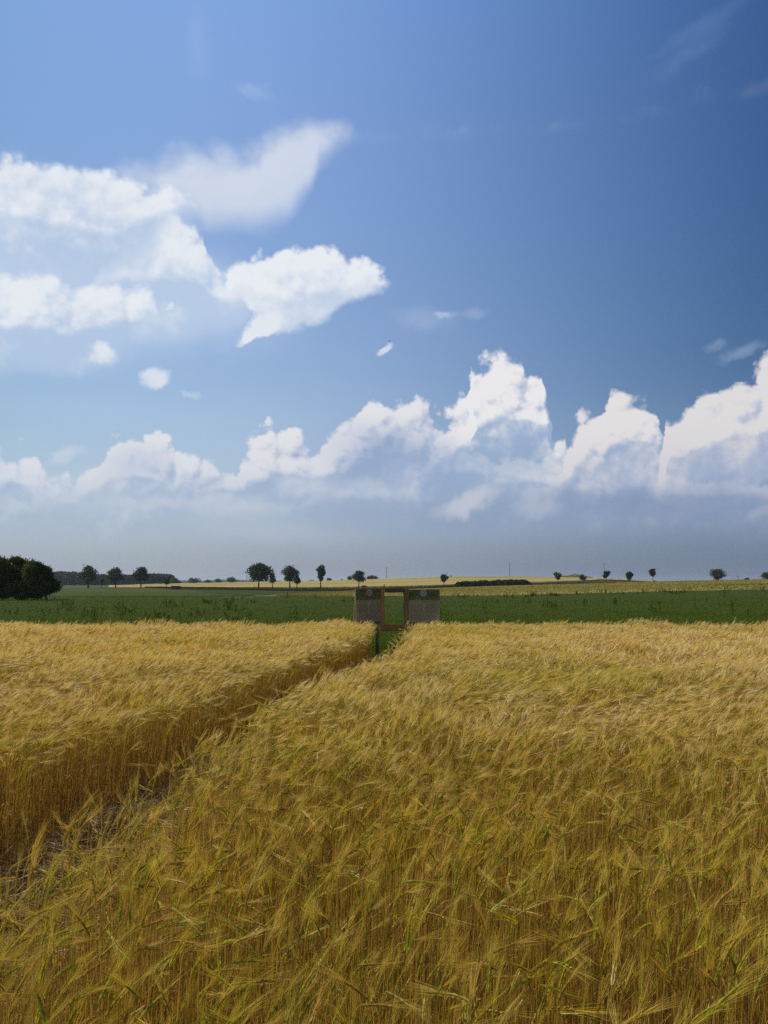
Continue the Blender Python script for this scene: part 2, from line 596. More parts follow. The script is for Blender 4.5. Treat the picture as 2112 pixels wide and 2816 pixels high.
def leaf_mat(name, transl=0.35, tcol=(1.0, 1.0, 1.0), gloss=0.0, rough=0.5):
    """tinted plant tissue: reflects and lets some light through"""
    m, t = new_mat(name)
    at_ = t.nodes.new('ShaderNodeAttribute')
    at_.attribute_name = "tint"
    d = t.nodes.new('ShaderNodeBsdfDiffuse')
    t.links.new(at_.outputs['Color'], d.inputs[0])
    tr = t.nodes.new('ShaderNodeBsdfTranslucent')
    put(t, tr.inputs[0], MIX(t, 1.0, at_.outputs['Color'], tcol, 'MULTIPLY'))
    mx = t.nodes.new('ShaderNodeMixShader')
    mx.inputs[0].default_value = transl
    t.links.new(d.outputs[0], mx.inputs[1])
    t.links.new(tr.outputs[0], mx.inputs[2])
    out = mx.outputs[0]
    if gloss > 0:
        g = t.nodes.new('ShaderNodeBsdfGlossy')
        g.inputs['Roughness'].default_value = rough
        m2 = t.nodes.new('ShaderNodeMixShader')
        m2.inputs[0].default_value = gloss
        t.links.new(out, m2.inputs[1])
        t.links.new(g.outputs[0], m2.inputs[2])
        out = m2.outputs[0]
    finish(t, out)
    return m


def noise_mat(name, cols, scale=1.0, detail=6.0, rough=0.9, stretch=(1, 1, 1), bump=0.0, spec=0.03, tint=False, second=None, dist=0.0):
    """a rough surface whose colour wanders through cols (list of linear rgb)"""
    m, t = new_mat(name)
    tc_ = t.nodes.new('ShaderNodeTexCoord')
    v = VM(t, 'MULTIPLY', tc_.outputs['Object'], stretch)
    n = NOISE(t, v, scale, detail, 0.62, dist=dist)
    r = t.nodes.new('ShaderNodeValToRGB')
    el_ = r.color_ramp.elements
    while len(el_) < len(cols):
        el_.new(0.5)
    for i, c in enumerate(cols):
        el_[i].position = 0.28 + 0.44 * i / max(1, len(cols) - 1)
        el_[i].color = (c[0], c[1], c[2], 1)
    put(t, r.inputs[0], n)
    c = S(t, r.outputs[0])
    if second:
        sc, col2, lo, hi = second
        n2 = NOISE(t, v, sc, 3.0, 0.55)
        c = MIX(t, SMOOTH(t, n2, lo, hi), c, col2)
    p = t.nodes.new('ShaderNodeBsdfPrincipled')
    put(t, p.inputs['Base Color'], c)
    p.inputs['Roughness'].default_value = rough
    p.inputs['Specular IOR Level'].default_value = spec
    if bump:
        b = t.nodes.new('ShaderNodeBump')
        b.inputs['Strength'].default_value = bump
        put(t, b.inputs['Height'], n)
        t.links.new(b.outputs[0], p.inputs['Normal'])
    finish(t, p.outputs[0])
    return m


def plain_mat(name, c, rough=0.7, metal=0.0, spec=0.3):
    m, t = new_mat(name)
    tc_ = t.nodes.new('ShaderNodeTexCoord')
    n = NOISE(t, tc_.outputs['Object'], 6.0, 5.0, 0.6)
    col = MIX(t, SMOOTH(t, n, 0.3, 0.75), tuple(x * 0.8 for x in c), tuple(min(1, x * 1.12) for x in c))
    p = t.nodes.new('ShaderNodeBsdfPrincipled')
    put(t, p.inputs['Base Color'], col)
    p.inputs['Roughness'].default_value = rough
    p.inputs['Metallic'].default_value = metal
    p.inputs['Specular IOR Level'].default_value = spec
    finish(t, p.outputs[0])
    return m


# ------------------------------------------------------------------ the lie of the land
# rows of the land seen from the camera: photograph column -> ground height, as the picture row at each distance
KY = [24, 95, 118, 300, 370, 400, 430, 480, 700, 1000, 1500, 6000]
FLAT = [PH / 2 + FPX * math.tan(PITCH + math.atan(CAMZ / y)) for y in KY]
LAND = {
    -1500: [None, 1650, 1641, 1622, 1618, 1617, 1616, 1614, 1611, 1609, 1606, 1601],
    0:     [None, 1650, 1641, 1622, 1618, 1617, 1616, 1614, 1611, 1609, 1606, 1601],
    300:   [None, 1650, 1641, 1622, 1618, 1616.5, 1615, 1613.5, 1610, 1609, 1606, 1601],
    440:   [None, 1650, 1641, 1622, 1618, 1616.5, 1614.5, 1612.5, 1607, 1608, 1605, 1601],
    600:   [None, 1650, 1640.5, 1624, 1620, 1617.5, 1614.8, 1612.5, 1604, 1605, 1603, 1601],
    760:   [None, 1650, 1640, 1626, 1623, 1619, 1615, 1612.5, 1601, 1602.5, 1602, 1601],
    920:   [None, 1650, 1640, 1627, 1624, 1619, 1614.5, 1611.5, 1597.6, 1600, 1601, 1601],
    1100:  [None, 1650, 1640, 1624, 1620, 1616, 1612, 1608, 1591.5, 1596, 1600, 1601],
    1250:  [None, 1650, 1640, 1619, 1613.5, 1610, 1607.5, 1604, 1587, 1592, 1599, 1601],
    1450:  [None, 1650, 1637, 1613, 1609, 1604, 1601, 1598.5, 1587, 1592, 1599, 1601],
    1650:  [None, 1648, 1632, 1608, 1603, 1595, 1593.5, 1593, 1591, 1595, 1600, 1601],
    1830:  [None, 1645, 1627, 1602, 1601.5, 1601.5, 1602, 1602, 1602.5, 1603, 1603, 1601],
    2112:  [None, 1641, 1622, 1597, 1597.5, 1597.8, 1598, 1598.5, 1600, 1601, 1602, 1601],
    3700:  [None, 1641, 1622, 1597, 1597.5, 1597.8, 1598, 1598.5, 1600, 1601, 1602, 1601],
}
LPX = np.array(sorted(LAND))
LT = np.array([[FLAT[0]] + LAND[p][1:] for p in LPX], dtype=float)
UK = CP + (HORIZON - PH / 2) / FPX * SP         # depth factor of a point on the horizon row
INVK = 1.0 / np.array(KY, dtype=float)


def land_row(px, Y):
    """picture row of the ground at column px, Y metres ahead (arrays)"""
    px, Y = np.broadcast_arrays(np.asarray(px, float), np.asarray(Y, float))
    px = np.clip(px, LPX[0], LPX[-1])
    i = np.clip(np.searchsorted(LPX, px, side='right') - 1, 0, len(LPX) - 2)
    f = (px - LPX[i]) / (LPX[i + 1] - LPX[i])
    iv = 1.0 / np.clip(Y, KY[0], KY[-1])
    j = np.clip(np.searchsorted(-INVK, -iv, side='right') - 1, 0, len(KY) - 2)
    g = (INVK[j] - iv) / (INVK[j] - INVK[j + 1])
    return (LT[i, j] * (1 - f) + LT[i + 1, j] * f) * (1 - g) + (LT[i, j + 1] * (1 - f) + LT[i + 1, j + 1] * f) * g


def px_of(X, Y):
    return PW / 2 + np.asarray(X) / np.maximum(np.asarray(Y, float), 30.0) * FPX * UK


def x_of(px, Y):
    return (np.asarray(px, float) - PW / 2) / (FPX * UK) * np.maximum(np.asarray(Y, float), 30.0)


def gz(X, Y):
    """height of the land"""
    Y = np.asarray(Y, float)
    r = land_row(px_of(X, Y), Y)
    v = (r - PH / 2) / FPX
    z = CAMZ + np.maximum(Y, KY[0]) * (SP - v * CP) / (CP + v * SP)
    return np.where(Y <= KY[0], 0.0, z)


_YS = 1.0 / np.linspace(1 / 24.0, 1 / 1400.0, 1500)


def depth_at(px, py):
    """how far ahead the ground is first seen at a photograph pixel"""
    r = land_row(np.full_like(_YS, px), _YS)
    k = np.argmax(r <= py)
    return float(_YS[k]) if r[k] <= py else 700.0


PXCOLS = np.unique(np.concatenate([np.arange(-1500, 3701, 100), np.arange(-200, 2320, 20), LPX]))
YROWS = [-300, -60, -10, 0, 6, 12, 18, 24, 30, 45, 60, 80, 95, 118, 150, 200, 250, 300, 335, 370, 385, 400, 415, 430, 455, 480, 550, 620, 700,
         780, 880, 1000, 1250, 1500, 2500, 4000, 6000]


def sheet(name, front, back, mat, lift, px0, px1, step=20.0, rows=8, jitter=0.0, skirt=False, tint=None, ramp=None):
    """a strip of land between two picture lines (lists of (px, depth)), laid lift metres over the ground"""
    cols = np.arange(px0, px1 + 0.1, step)
    fy = np.interp(cols, [a for a, b in front], [b for a, b in front])
    by = np.interp(cols, [a for a, b in back], [b for a, b in back])
    by = np.maximum(by, fy + 0.2)
    t = np.linspace(0, 1, rows)[:, None]
    Y = 1.0 / ((1 - t) / fy + t / by)
    X = x_of(cols[None, :].repeat(rows, 0), Y)
    Z = gz(X, Y) + lift * (np.clip(np.arange(rows)[:, None] / 4.0, 0.12, 1.0) if skirt else 1.0)
    if ramp:
        Z = Z - lift * (1 - np.clip((cols - ramp[0]) / (ramp[1] - ramp[0]), 0.1, 1.0))[None, :]
    if jitter:
        Z = Z + rng.normal(0, jitter, Z.shape)
        X = X + rng.normal(0, jitter * 2, Z.shape)
    n, m = X.shape
    v = np.stack([X, Y, Z], -1)
    idx = np.arange(n * m).reshape(n, m)
    q = np.stack([idx[:-1, :-1], idx[:-1, 1:], idx[1:, 1:], idx[1:, :-1]], -1).reshape(-1, 4)
    v = v.reshape(-1, 3)
    if skirt:
        lo = v.copy()
        lo[:, 2] -= lift + 0.3
        ring = np.concatenate([idx[0, :], idx[1:, -1], idx[-1, -2::-1], idx[-2:0:-1, 0]])
        nx = np.roll(ring, -1)
        q = np.concatenate([q, np.stack([ring, ring + len(v), nx + len(v), nx], -1)])
        v = np.concatenate([v, lo])
    me = mesh_np(name, v, q, smooth=bool(jitter))
    return link(name, me, mat)

# ------------------------------------------------------------------ ground, fields, road
SOIL = (0.085, 0.058, 0.034)
m_ground = noise_mat("field_soil", [(0.040, 0.052, 0.020), (0.060, 0.072, 0.026), (0.085, 0.080, 0.036)], 0.6, 8.0, 0.95,
                     second=(0.02, (0.075, 0.070, 0.03), 0.45, 0.7))
_rows = np.array(YROWS, float)
_Y = np.repeat(_rows[:, None], len(PXCOLS), 1)
_X = x_of(PXCOLS[None, :].repeat(len(_rows), 0), _Y)
_X = np.where(_Y < 0, _X * np.maximum(1.0, 1.0 - _Y / 30.0), _X)
_Z = gz(_X, _Y)
_idx = np.arange(_X.size).reshape(_X.shape)
_q = np.stack([_idx[:-1, :-1], _idx[:-1, 1:], _idx[1:, 1:], _idx[1:, :-1]], -1).reshape(-1, 4)
ground = link("ground", mesh_np("ground", np.stack([_X, _Y, _Z], -1).reshape(-1, 3), _q), m_ground)
tag(ground, kind="structure")

# bare soil and litter under the barley
m_soil = noise_mat("barley_soil", [(0.030, 0.019, 0.009), (0.065, 0.041, 0.018), (0.12, 0.080, 0.036)], 9.0, 8.0, 0.95, bump=0.4)
_g = Geo()
_xs, _ys = np.linspace(-26, 26, 53), np.linspace(-6, 23.6, 31)
_v = [(x, y, 0.006) for y in _ys for x in _xs]
_i = np.arange(len(_v)).reshape(31, 53)
_g.add(_v, np.stack([_i[:-1, :-1], _i[:-1, 1:], _i[1:, 1:], _i[1:, :-1]], -1).reshape(-1, 4))
tag(_g.obj("barley_soil", m_soil, tint=False), kind="structure")

# the gap between the two stands (x at each y)
PATH_L = [(-6, -5.2), (0, -4.3), (4, -3.15), (6, -2.68), (8.5, -2.15), (11, -1.75), (15, -1.12), (19.5, -0.50), (21, -0.42), (23.6, -0.46)]
PATH_R = [(-6, -2.4), (0, -2.4), (2.4, -2.25), (3.65, -1.85), (4.9, -1.50), (7.2, -1.40), (9.5, -1.10), (11.5, -0.60), (14.3, 0.08), (17, 0.36), (20, 0.52), (23.6, 0.75)]
FIELD_END = 23.5


def path_l(y): return np.interp(y, [a for a, b in PATH_L], [b for a, b in PATH_L])
def path_r(y): return np.interp(y, [a for a, b in PATH_R], [b for a, b in PATH_R])


m_path = noise_mat("path_litter", [(0.026, 0.015, 0.005), (0.070, 0.041, 0.013), (0.15, 0.092, 0.030)], 14.0, 8.0, 0.95, bump=0.5)
_g = Geo()
_ys = np.linspace(-5.9, 22.4, 60)
_v = []
for y in _ys:
    for t in np.linspace(0, 1, 5):
        _v.append((path_l(y) * (1 - t) + path_r(y) * t, y, 0.011))
_i = np.arange(len(_v)).reshape(60, 5)
_g.add(_v, np.stack([_i[:-1, :-1], _i[:-1, 1:], _i[1:, 1:], _i[1:, :-1]], -1).reshape(-1, 4))
tag(_g.obj("path", m_path, tint=False), kind="structure")

# the green crop beyond the barley
m_green = noise_mat("green_crop_floor", [(0.022, 0.036, 0.004), (0.034, 0.054, 0.006), (0.046, 0.068, 0.008)], 1.6, 8.0, 0.95,
                    second=(0.10, (0.036, 0.046, 0.016), 0.5, 0.75))
_front = [(-1500, 23.55), (3700, 23.55)]
_b = [(-1500, 119.5), (0, 119.5), (300, 119.5), (560, 121.5), (690, 123.5), (820, 119), (1000, 117), (1250, 118), (1450, 118), (1650, 118), (1830, 118), (1930, 118), (2112, 118), (3700, 118)]
tag(sheet("green_field", _front, _b, m_green, 0.02, -1500, 3700, 20, 10), kind="structure")

# lighter meadow rising to the road on the left
m_meadow = noise_mat("meadow", [(0.030, 0.046, 0.006), (0.041, 0.062, 0.008), (0.052, 0.072, 0.011)], 0.25, 8.0, 0.95, stretch=(0.4, 1.0, 1.0),
                     second=(0.016, (0.085, 0.078, 0.036), 0.48, 0.66))
tag(sheet("meadow", [(-1500, 118.3), (560, 120.3), (700, 122.3)],
          [(-1500, 388), (420, 388), (470, 330), (520, 270), (560, 200), (620, 150), (700, 124)], m_meadow, 0.05, -1500, 700, 20, 8), kind="structure")
# darker crop strip in the middle
m_dark = noise_mat("dark_crop", [(0.022, 0.036, 0.008), (0.030, 0.048, 0.010), (0.040, 0.060, 0.013)], 0.35, 8.0, 0.95, stretch=(0.3, 1.0, 1.0))
tag(sheet("crop_field", [(420, 389), (470, 331), (520, 271), (560, 201), (620, 151), (700, 125), (820, 140), (900, 165), (980, 215), (1060, 260)],
          [(420, 392), (480, 335), (640, 330), (900, 320), (1000, 318), (1060, 300)], m_dark, 0.06, 420, 1060, 20, 8), kind="structure")

# ripening grain fields: raised sheets with a rough top and a real standing edge
m_grain = noise_mat("ripening_grain", [(0.21, 0.19, 0.055), (0.27, 0.215, 0.080), (0.34, 0.25, 0.105)], 0.5, 8.0, 0.95, stretch=(0.12, 1.0, 1.0),
                    second=(0.030, (0.105, 0.135, 0.028), 0.47, 0.62))
m_grain2 = noise_mat("upland_grain", [(0.24, 0.20, 0.060), (0.30, 0.235, 0.080), (0.36, 0.27, 0.105)], 0.06, 8.0, 0.95, stretch=(0.3, 1.0, 1.0),
                     second=(0.012, (0.17, 0.18, 0.045), 0.5, 0.68))


def line(pts):
    return [(a, depth_at(a, b)) for a, b in pts]


tag(sheet("grain_field", [(700, 123.5), (1000, 118), (1250, 119), (1450, 118.5), (1650, 118.5), (1930, 118.5), (2112, 118.5), (3700, 118.5)],
          [(700, 124.5), (820, 138), (900, 163), (980, 212), (1060, 258), (1250, 300), (1450, 300), (1650, 300), (1830, 305), (2112, 310), (3700, 310)],
          m_grain, 0.55, 700, 3700, 10, 26, jitter=0.025, skirt=True, ramp=(700, 1000)), kind="structure")
tag(sheet("upland_field", [(300, 440), (440, 425), (600, 428), (760, 430), (920, 431), (1100, 432), (1250, 432), (1450, 432), (1650, 434), (1830, 440)],
          [(300, 560), (440, 690), (1250, 720), (1650, 720), (1830, 560)], m_grain2, 0.6, 300, 1830, 10, 26, jitter=0.06, skirt=True), kind="structure")
# the ridge seen at far right behind the near grain
tag(sheet("ridge_field", [(1830, 330), (2112, 330), (3700, 330)], [(1830, 700), (3700, 700)], m_grain2, 0.2, 1830, 3700, 40, 8), kind="structure")

# the avenue road and its rough verge
m_road = noise_mat("road_asphalt", [(0.16, 0.155, 0.145), (0.22, 0.21, 0.19), (0.27, 0.255, 0.22)], 0.8, 6.0, 0.85)
tag(sheet("road", [(-1500, 396), (3700, 396)], [(-1500, 403), (3700, 403)], m_road, 0.30, -1500, 1640, 20, 3), kind="structure")
m_verge = noise_mat("verge_turf", [(0.045, 0.050, 0.016), (0.070, 0.068, 0.024), (0.11, 0.092, 0.040)], 0.35, 8.0, 0.95, stretch=(0.4, 1, 1))
tag(sheet("verge", [(-1500, 389), (420, 393), (480, 337), (640, 332), (900, 322), (1060, 302), (1250, 304), (1450, 304), (1650, 304), (1830, 312), (1900, 330)],
          [(-1500, 395.5), (1600, 395.5), (1700, 429), (1830, 439), (1900, 400)], m_verge, 0.15, -1500, 1900, 20, 6), kind="structure")

# grassy knoll on the skyline, right of the middle
m_knoll = noise_mat("knoll_turf", [(0.050, 0.055, 0.020), (0.085, 0.080, 0.034), (0.13, 0.11, 0.05)], 0.4, 8.0, 0.95)
_g = Geo()
_c = at(1578, 1589, 716)
_nr, _na = 14, 48
_v, _f = [], []
for r in range(_nr + 1):
    for a in range(_na):
        t = 2 * math.pi * a / _na
        k = r / _nr
        hh = (math.cos(math.pi * k) * 0.5 + 0.5) ** 0.8 * 3.3
        x = math.cos(t) * k * (23 + 4 * math.sin(2 * t))
        hh *= 1.0 + 0.16 * math.sin(x * 0.42 + 1.0) + 0.08 * math.sin(x * 1.3)
        _v.append((_c.x + x, _c.y + math.sin(t) * k * 16, float(_c.z) - 0.6 + hh + random.uniform(-0.08, 0.08)))
for r in range(_nr):
    for a in range(_na):
        b = (a + 1) % _na
        _f.append((r * _na + a, r * _na + b, (r + 1) * _na + b, (r + 1) * _na + a))
_g.add(_v, _f)
tag(_g.obj("hill", m_knoll, tint=False), kind="structure")

# wooded rise far off on the left
m_far = noise_mat("far_woods", [(0.020, 0.032, 0.022), (0.032, 0.048, 0.028), (0.045, 0.062, 0.034)], 0.05, 6.0, 0.95)
_g = Geo()
_cols = np.arange(380, 900, 6.0)
_top = np.interp(_cols, [380, 480, 500, 560, 610, 640, 665, 700, 760, 830, 900], [1602, 1599, 1596.5, 1597.5, 1594.5, 1593, 1595.5, 1596.5, 1597.5, 1599.5, 1602])
_v = []
for k, (yy, up) in enumerate(((2250, 0.0), (2300, 0.75), (2380, 1.0), (2600, 0.6), (2800, 0.0))):
    for c, t in zip(_cols, _top):
        base = at(c, 1603, yy)
        p = at(c, 1603 + (t - 1603) * up, yy)
        z = p.z + random.uniform(-0.8, 1.2) * (1 if 0 < k < 4 else 0) - (6 if up == 0 else 0)
        _v.append((p.x, yy, z))
_i = np.arange(len(_v)).reshape(5, len(_cols))
_g.add(_v, np.stack([_i[:-1, :-1], _i[:-1, 1:], _i[1:, 1:], _i[1:, :-1]], -1).reshape(-1, 4))
tag(_g.obj("hills", m_far, tint=False), kind="structure")

# ------------------------------------------------------------------ the barley
m_barley = leaf_mat("barley_straw", 0.40, (1.0, 0.92, 0.55), gloss=0.025, rough=0.45)


def unit(a):
    return a / np.maximum(np.linalg.norm(a, axis=-1, keepdims=True), 1e-9)


def scatter(inside, x0, x1, y0, y1, density, seed):
    r = np.random.default_rng(seed)
    n = int((x1 - x0) * (y1 - y0) * density)
    x, y = r.uniform(x0, x1, n), r.uniform(y0, y1, n)
    k = inside(x, y)
    return x[k], y[k], r


def mixc(a, b, t):
    a, b = np.asarray(a, float), np.asarray(b, float)
    return a + (b - a) * np.asarray(t)[..., None]


def barley(geo, x, y, r, lod, ears=True):
    N = len(x)
    if N == 0:
        return
    big = value_noise(x, y, 1.5, 1)
    med = value_noise(x, y, 0.45, 2)
    clump = value_noise(x, y, 0.34, 5)
    patch = value_noise(x, y, 3.2, 3)
    far = np.clip((y - 4.0) / 4.5, 0, 1)               # the near edge of the field is thinner, greener, more upright
    H = 0.80 + (big - 0.5) * 0.12 + (med - 0.5) * 0.14 + r.normal(0, 0.040, N)
    late = r.random(N) < (0.30 - 0.18 * far)           # late, short tillers
    H = np.where(late, H * r.uniform(0.60, 0.90, N), H)
    if not ears:
        H = H * r.uniform(0.62, 0.98, N)
    # wind from the left: lean and nod to the right, in gusts
    wind = (value_noise(x + 0.4 * y, y, 0.75, 4) - 0.5) * 2.2 + (clump - 0.5) * 1.0 + r.normal(0, 1, N) * (0.75 - 0.48 * far)
    wd = np.stack([np.cos(wind), np.sin(wind), 0 * wind], -1)
    flip = r.random(N) < (0.20 - 0.15 * far)
    wd[flip] *= -1
    lean = np.abs(r.normal(0.02, 0.025, N)) + (0.015 + 0.05 * med) * (0.25 + 0.75 * far)
    j = r.uniform(0, 2 * np.pi, N)
    jit = np.stack([np.cos(j), np.sin(j), 0 * j], -1) * np.abs(r.normal(0, 0.014, N) * (1 + far))[:, None]
    base = np.stack([x, y, np.full(N, 0.0)], -1)
    sa = r.normal(0, 0.85, N)                          # ribbon facing
    side = np.stack([np.cos(sa), np.sin(sa), 0 * sa], -1)
    # greener near the camera and in late patches
    green = np.clip(0.27 + 0.80 * (patch - 0.45) + r.normal(0, 0.26, N) + 0.18 * (1 - far), 0, 1)
    green = np.where(late, np.clip(green + 0.35, 0, 1), green)
    fresh = r.random(N) < 0.20 * (1 - far) + 0.05      # here and there an ear still green
    green = np.where(fresh, r.uniform(0.75, 1.0, N), green)
    dry_highlight = np.clip(r.random(N) * 0.7 + (clump - 0.35) * 0.8, 0, 1) * (0.30 + 0.70 * far) + 0.18 * far  # riper clumps are paler; sunlit awn highlights are put into the tint too
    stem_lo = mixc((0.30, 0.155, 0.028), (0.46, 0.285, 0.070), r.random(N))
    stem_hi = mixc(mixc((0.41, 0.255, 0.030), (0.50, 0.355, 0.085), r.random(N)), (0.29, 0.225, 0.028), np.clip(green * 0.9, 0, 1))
    ear_c = mixc(mixc((0.42, 0.270, 0.040), (0.50, 0.365, 0.13), dry_highlight), (0.40, 0.41, 0.040), np.clip(green * 1.25 - 0.05, 0, 1))
    awn_c = mixc(mixc((0.71, 0.475, 0.045), (0.86, 0.70, 0.37), dry_highlight), (0.60, 0.50, 0.045), np.clip(green * 1.1 - 0.15, 0, 1))
    # stem
    ks = (5, 4, 3)[lod]
    s = np.linspace(0, 1, ks)
    off = (jit[:, None, :] * s[None, :, None] + wd[:, None, :] * (lean[:, None] * s[None, :] ** 2.2)[..., None])
    P = base[:, None, :] + off
    P[..., 2] = H[:, None] * s[None, :]
    ww = (0.0017, 0.0021, 0.0030)[lod]
    W = np.broadcast_to(np.linspace(1.15, 0.75, ks)[None, :] * ww, (N, ks))
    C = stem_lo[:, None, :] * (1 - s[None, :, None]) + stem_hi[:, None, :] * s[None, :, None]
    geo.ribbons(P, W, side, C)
    up = np.array([0, 0, 1.0])
    # leaves: withered blades low down, a few green flag leaves
    nl = (2, 2, 1)[lod]
    for i in range(nl):
        f = r.uniform(0.12, 0.80, N)
        h = f * H
        p0 = base + jit * f[:, None] + wd * (lean * f ** 2.2)[:, None]
        p0[:, 2] = h
        t = r.uniform(0, 2 * np.pi, N)
        d = np.stack([np.cos(t), np.sin(t), r.uniform(0.6, 2.5, N)], -1)
        d = unit(d)
        ll = r.uniform(0.07, 0.17, N)
        p1 = p0 + d * (ll * 0.45)[:, None]
        d2 = unit(d * np.array([1, 1, 0]) + up * r.uniform(-1.8, 0.3, N)[:, None])
        p2 = p1 + d2 * (ll * 0.35)[:, None]
        p3 = p2 + unit(d2 - up * 0.9) * (ll * 0.25)[:, None]
        sv = unit(np.cross(d, up + 0.2 * side))
        wl = r.uniform(0.0012, 0.0028, N) * (1, 1.15, 1.5)[lod]
        gl = np.clip(green * 0.9 + (f - 0.6), 0, 1) * (r.random(N) < 0.25)
        c = mixc(mixc((0.30, 0.140, 0.022), (0.46, 0.29, 0.085), r.random(N)), (0.21, 0.20, 0.022), gl)
        geo.ribbons(np.stack([p0, p1, p2, p3], 1), wl[:, None] * np.array([0.8, 1.0, 0.7, 0.15])[None, :], sv, np.repeat(c[:, None, :], 4, 1))
    if not ears:
        return
    # neck and ear: angle from upright, from nearly straight to hanging over
    a0 = np.clip(0.25 + 1.15 * value_noise(x, y, 0.55, 6) + 0.35 * (clump - 0.5) + r.normal(0, 0.20, N), 0.08, 1.75)
    an = np.clip(r.gamma(2.0, 0.26, N), 0.05, 1.7)
    a0 = np.where(r.random(N) < 0.75 * (1 - far), an, a0)
    a0 = np.where(r.random(N) < 0.15, r.uniform(1.1, 1.9, N), a0)
    a0 = np.where(late, a0 * 0.5, a0)
    curl = r.uniform(0.05, 0.55, N)

    def dirn(a):
        return wd * np.sin(a)[:, None] + up * np.cos(a)[:, None]
    tip = P[:, -1]
    L = r.uniform(0.066, 0.098, N) * (1.14 - 0.14 * far)
    neck = tip + dirn(a0 * 0.55) * 0.022
    geo.ribbons(np.stack([tip, neck], 1), np.full((N, 2), ww * 0.7), side, np.stack([stem_hi, stem_hi], 1))
    ke = (6, 4, 3)[lod]
    E = [neck]
    for i in range(1, ke):
        E.append(E[-1] + dirn(a0 + curl * (i / (ke - 1))) * (L / (ke - 1))[:, None])
    E = np.stack(E, 1)
    eax = unit(E[:, -1] - E[:, 0])
    es = unit(np.cross(eax, unit(side + 0.3 * up)))
    es2 = unit(np.cross(eax, es))
    prof = {6: [0.5, 1.0, 0.72, 0.95, 0.62, 0.16], 4: [0.55, 1.0, 0.85, 0.2], 3: [0.6, 1.0, 0.25]}[ke]
    we = (0.0074, 0.0066, 0.0066)[lod]
    WE = np.broadcast_to(np.array(prof)[None, :] * we, (N, ke))
    CE = np.repeat(ear_c[:, None, :], ke, 1)
    if lod == 0:                                        # alternate grains, lighter and darker
        CE = CE * np.array([1.0, 1.12, 0.72, 1.12, 0.75, 1.0])[None, :, None]
    geo.ribbons(E, WE, es, CE)
    if lod < 2:
        geo.ribbons(E, WE * 0.7, es2, CE * 0.95)
    if lod == 0:                                        # single grains standing off the ear
        for i in range(9):
            f = 0.04 + 0.86 * i / 8.0
            k = min(int(f * (ke - 1)), ke - 2)
            g = f * (ke - 1) - k
            p0 = E[:, k] * (1 - g) + E[:, k + 1] * g
            sg = 1.0 if i % 2 else -1.0
            d = unit(eax + es * (0.62 * sg))
            geo.ribbons(np.stack([p0, p0 + d * 0.007, p0 + d * 0.0145], 1), np.broadcast_to(np.array([0.0014, 0.0028, 0.0004]), (N, 3)), es2,
                        np.repeat((ear_c * (1.2 if i % 2 else 0.85))[:, None, :], 3, 1))
    # awns: a stiff brush continuing the ear
    na = (26, 13, 10)[lod]
    wa = (0.00031, 0.00100, 0.0021)[lod]
    for i in range(na):
        f = 0.10 + 0.90 * (i + r.random(N)) / na
        f = np.clip(f, 0, 0.999)
        k = (f * (ke - 1)).astype(int)
        g = (f * (ke - 1) - k)[:, None]
        p0 = E[np.arange(N), k] * (1 - g) + E[np.arange(N), k + 1] * g
        ph = r.uniform(0, 2 * np.pi, N)
        sp = np.abs(r.normal(0.13, 0.08, N))
        d = unit(eax + (es * np.cos(ph)[:, None] + es2 * np.sin(ph)[:, None]) * sp[:, None])
        la = r.uniform(0.105, 0.175, N) * (1.08 - 0.28 * f)
        mid = p0 + d * (la * 0.55)[:, None]
        d2 = unit(d + wd * 0.10 - up * r.uniform(-0.02, 0.12, N)[:, None])
        end = mid + d2 * (la * 0.45)[:, None]
        sv = unit(np.cross(d, np.stack([np.cos(ph * 3), np.sin(ph * 3), np.sin(ph * 5) + 0.2], -1)))
        c = awn_c * r.uniform(0.85, 1.15, N)[:, None]
        if lod == 0:
            geo.ribbons(np.stack([p0, mid, end], 1), np.broadcast_to(np.array([1.0, 0.8, 0.25]) * wa, (N, 3)), sv, np.stack([c * 0.92, c, c * 1.05], 1))
        else:
            geo.ribbons(np.stack([p0, end], 1), np.broadcast_to(np.array([1.0, 0.3]) * wa, (N, 2)), sv, np.stack([c * 0.95, c], 1))


def in_right(x, y):
    edge = path_r(y) + (value_noise(x * 0 + 3, y, 0.35, 11) - 0.5) * 0.34
    end = FIELD_END + (value_noise(x, y * 0, 0.6, 12) - 0.5) * 0.5
    return (x > edge) & (y < end) & (np.abs(x) < 0.60 * np.maximum(y, 0) + 1.9)


def in_left(x, y):
    edge = path_l(y) + (value_noise(x * 0 + 9, y, 0.35, 13) - 0.5) * 0.22
    end = FIELD_END + (value_noise(x, y * 0, 0.6, 14) - 0.5) * 0.5
    return (x < edge) & (y < end) & (np.abs(x) < 0.60 * np.maximum(y, 0) + 1.9)


BANDS = [(1.25, 6.2, 165, 0, 460), (6.2, 12.0, 220, 1, 180), (12.0, 23.9, 230, 2, 60)]
for nm, fn, lab in (("barley_stand", in_right, "ripe golden barley stand right of the trampled gap"), ("barley_stand", in_left, "ripe golden barley stand left of the trampled gap")):
    geo = Geo()
    for bi, (y0, y1, dens, lod, bare) in enumerate(BANDS):
        for ears, dn in ((True, dens), (False, bare)):
            x, y, r = scatter(fn, -17, 17, y0, y1, dn, 50 + bi + (10 if fn is in_left else 0) + (0 if ears else 100))
            if lod == 0 and fn is in_right:        # thinner along the trodden edge nearest the camera
                keep = r.random(len(x)) < np.clip((x - path_r(y)) / 0.4 + 0.5, 0, 1)
                x, y = x[keep], y[keep]
            barley(geo, x, y, r, lod, ears)
    tag(geo.obj(nm, m_barley), lab, "barley", kind="stuff")

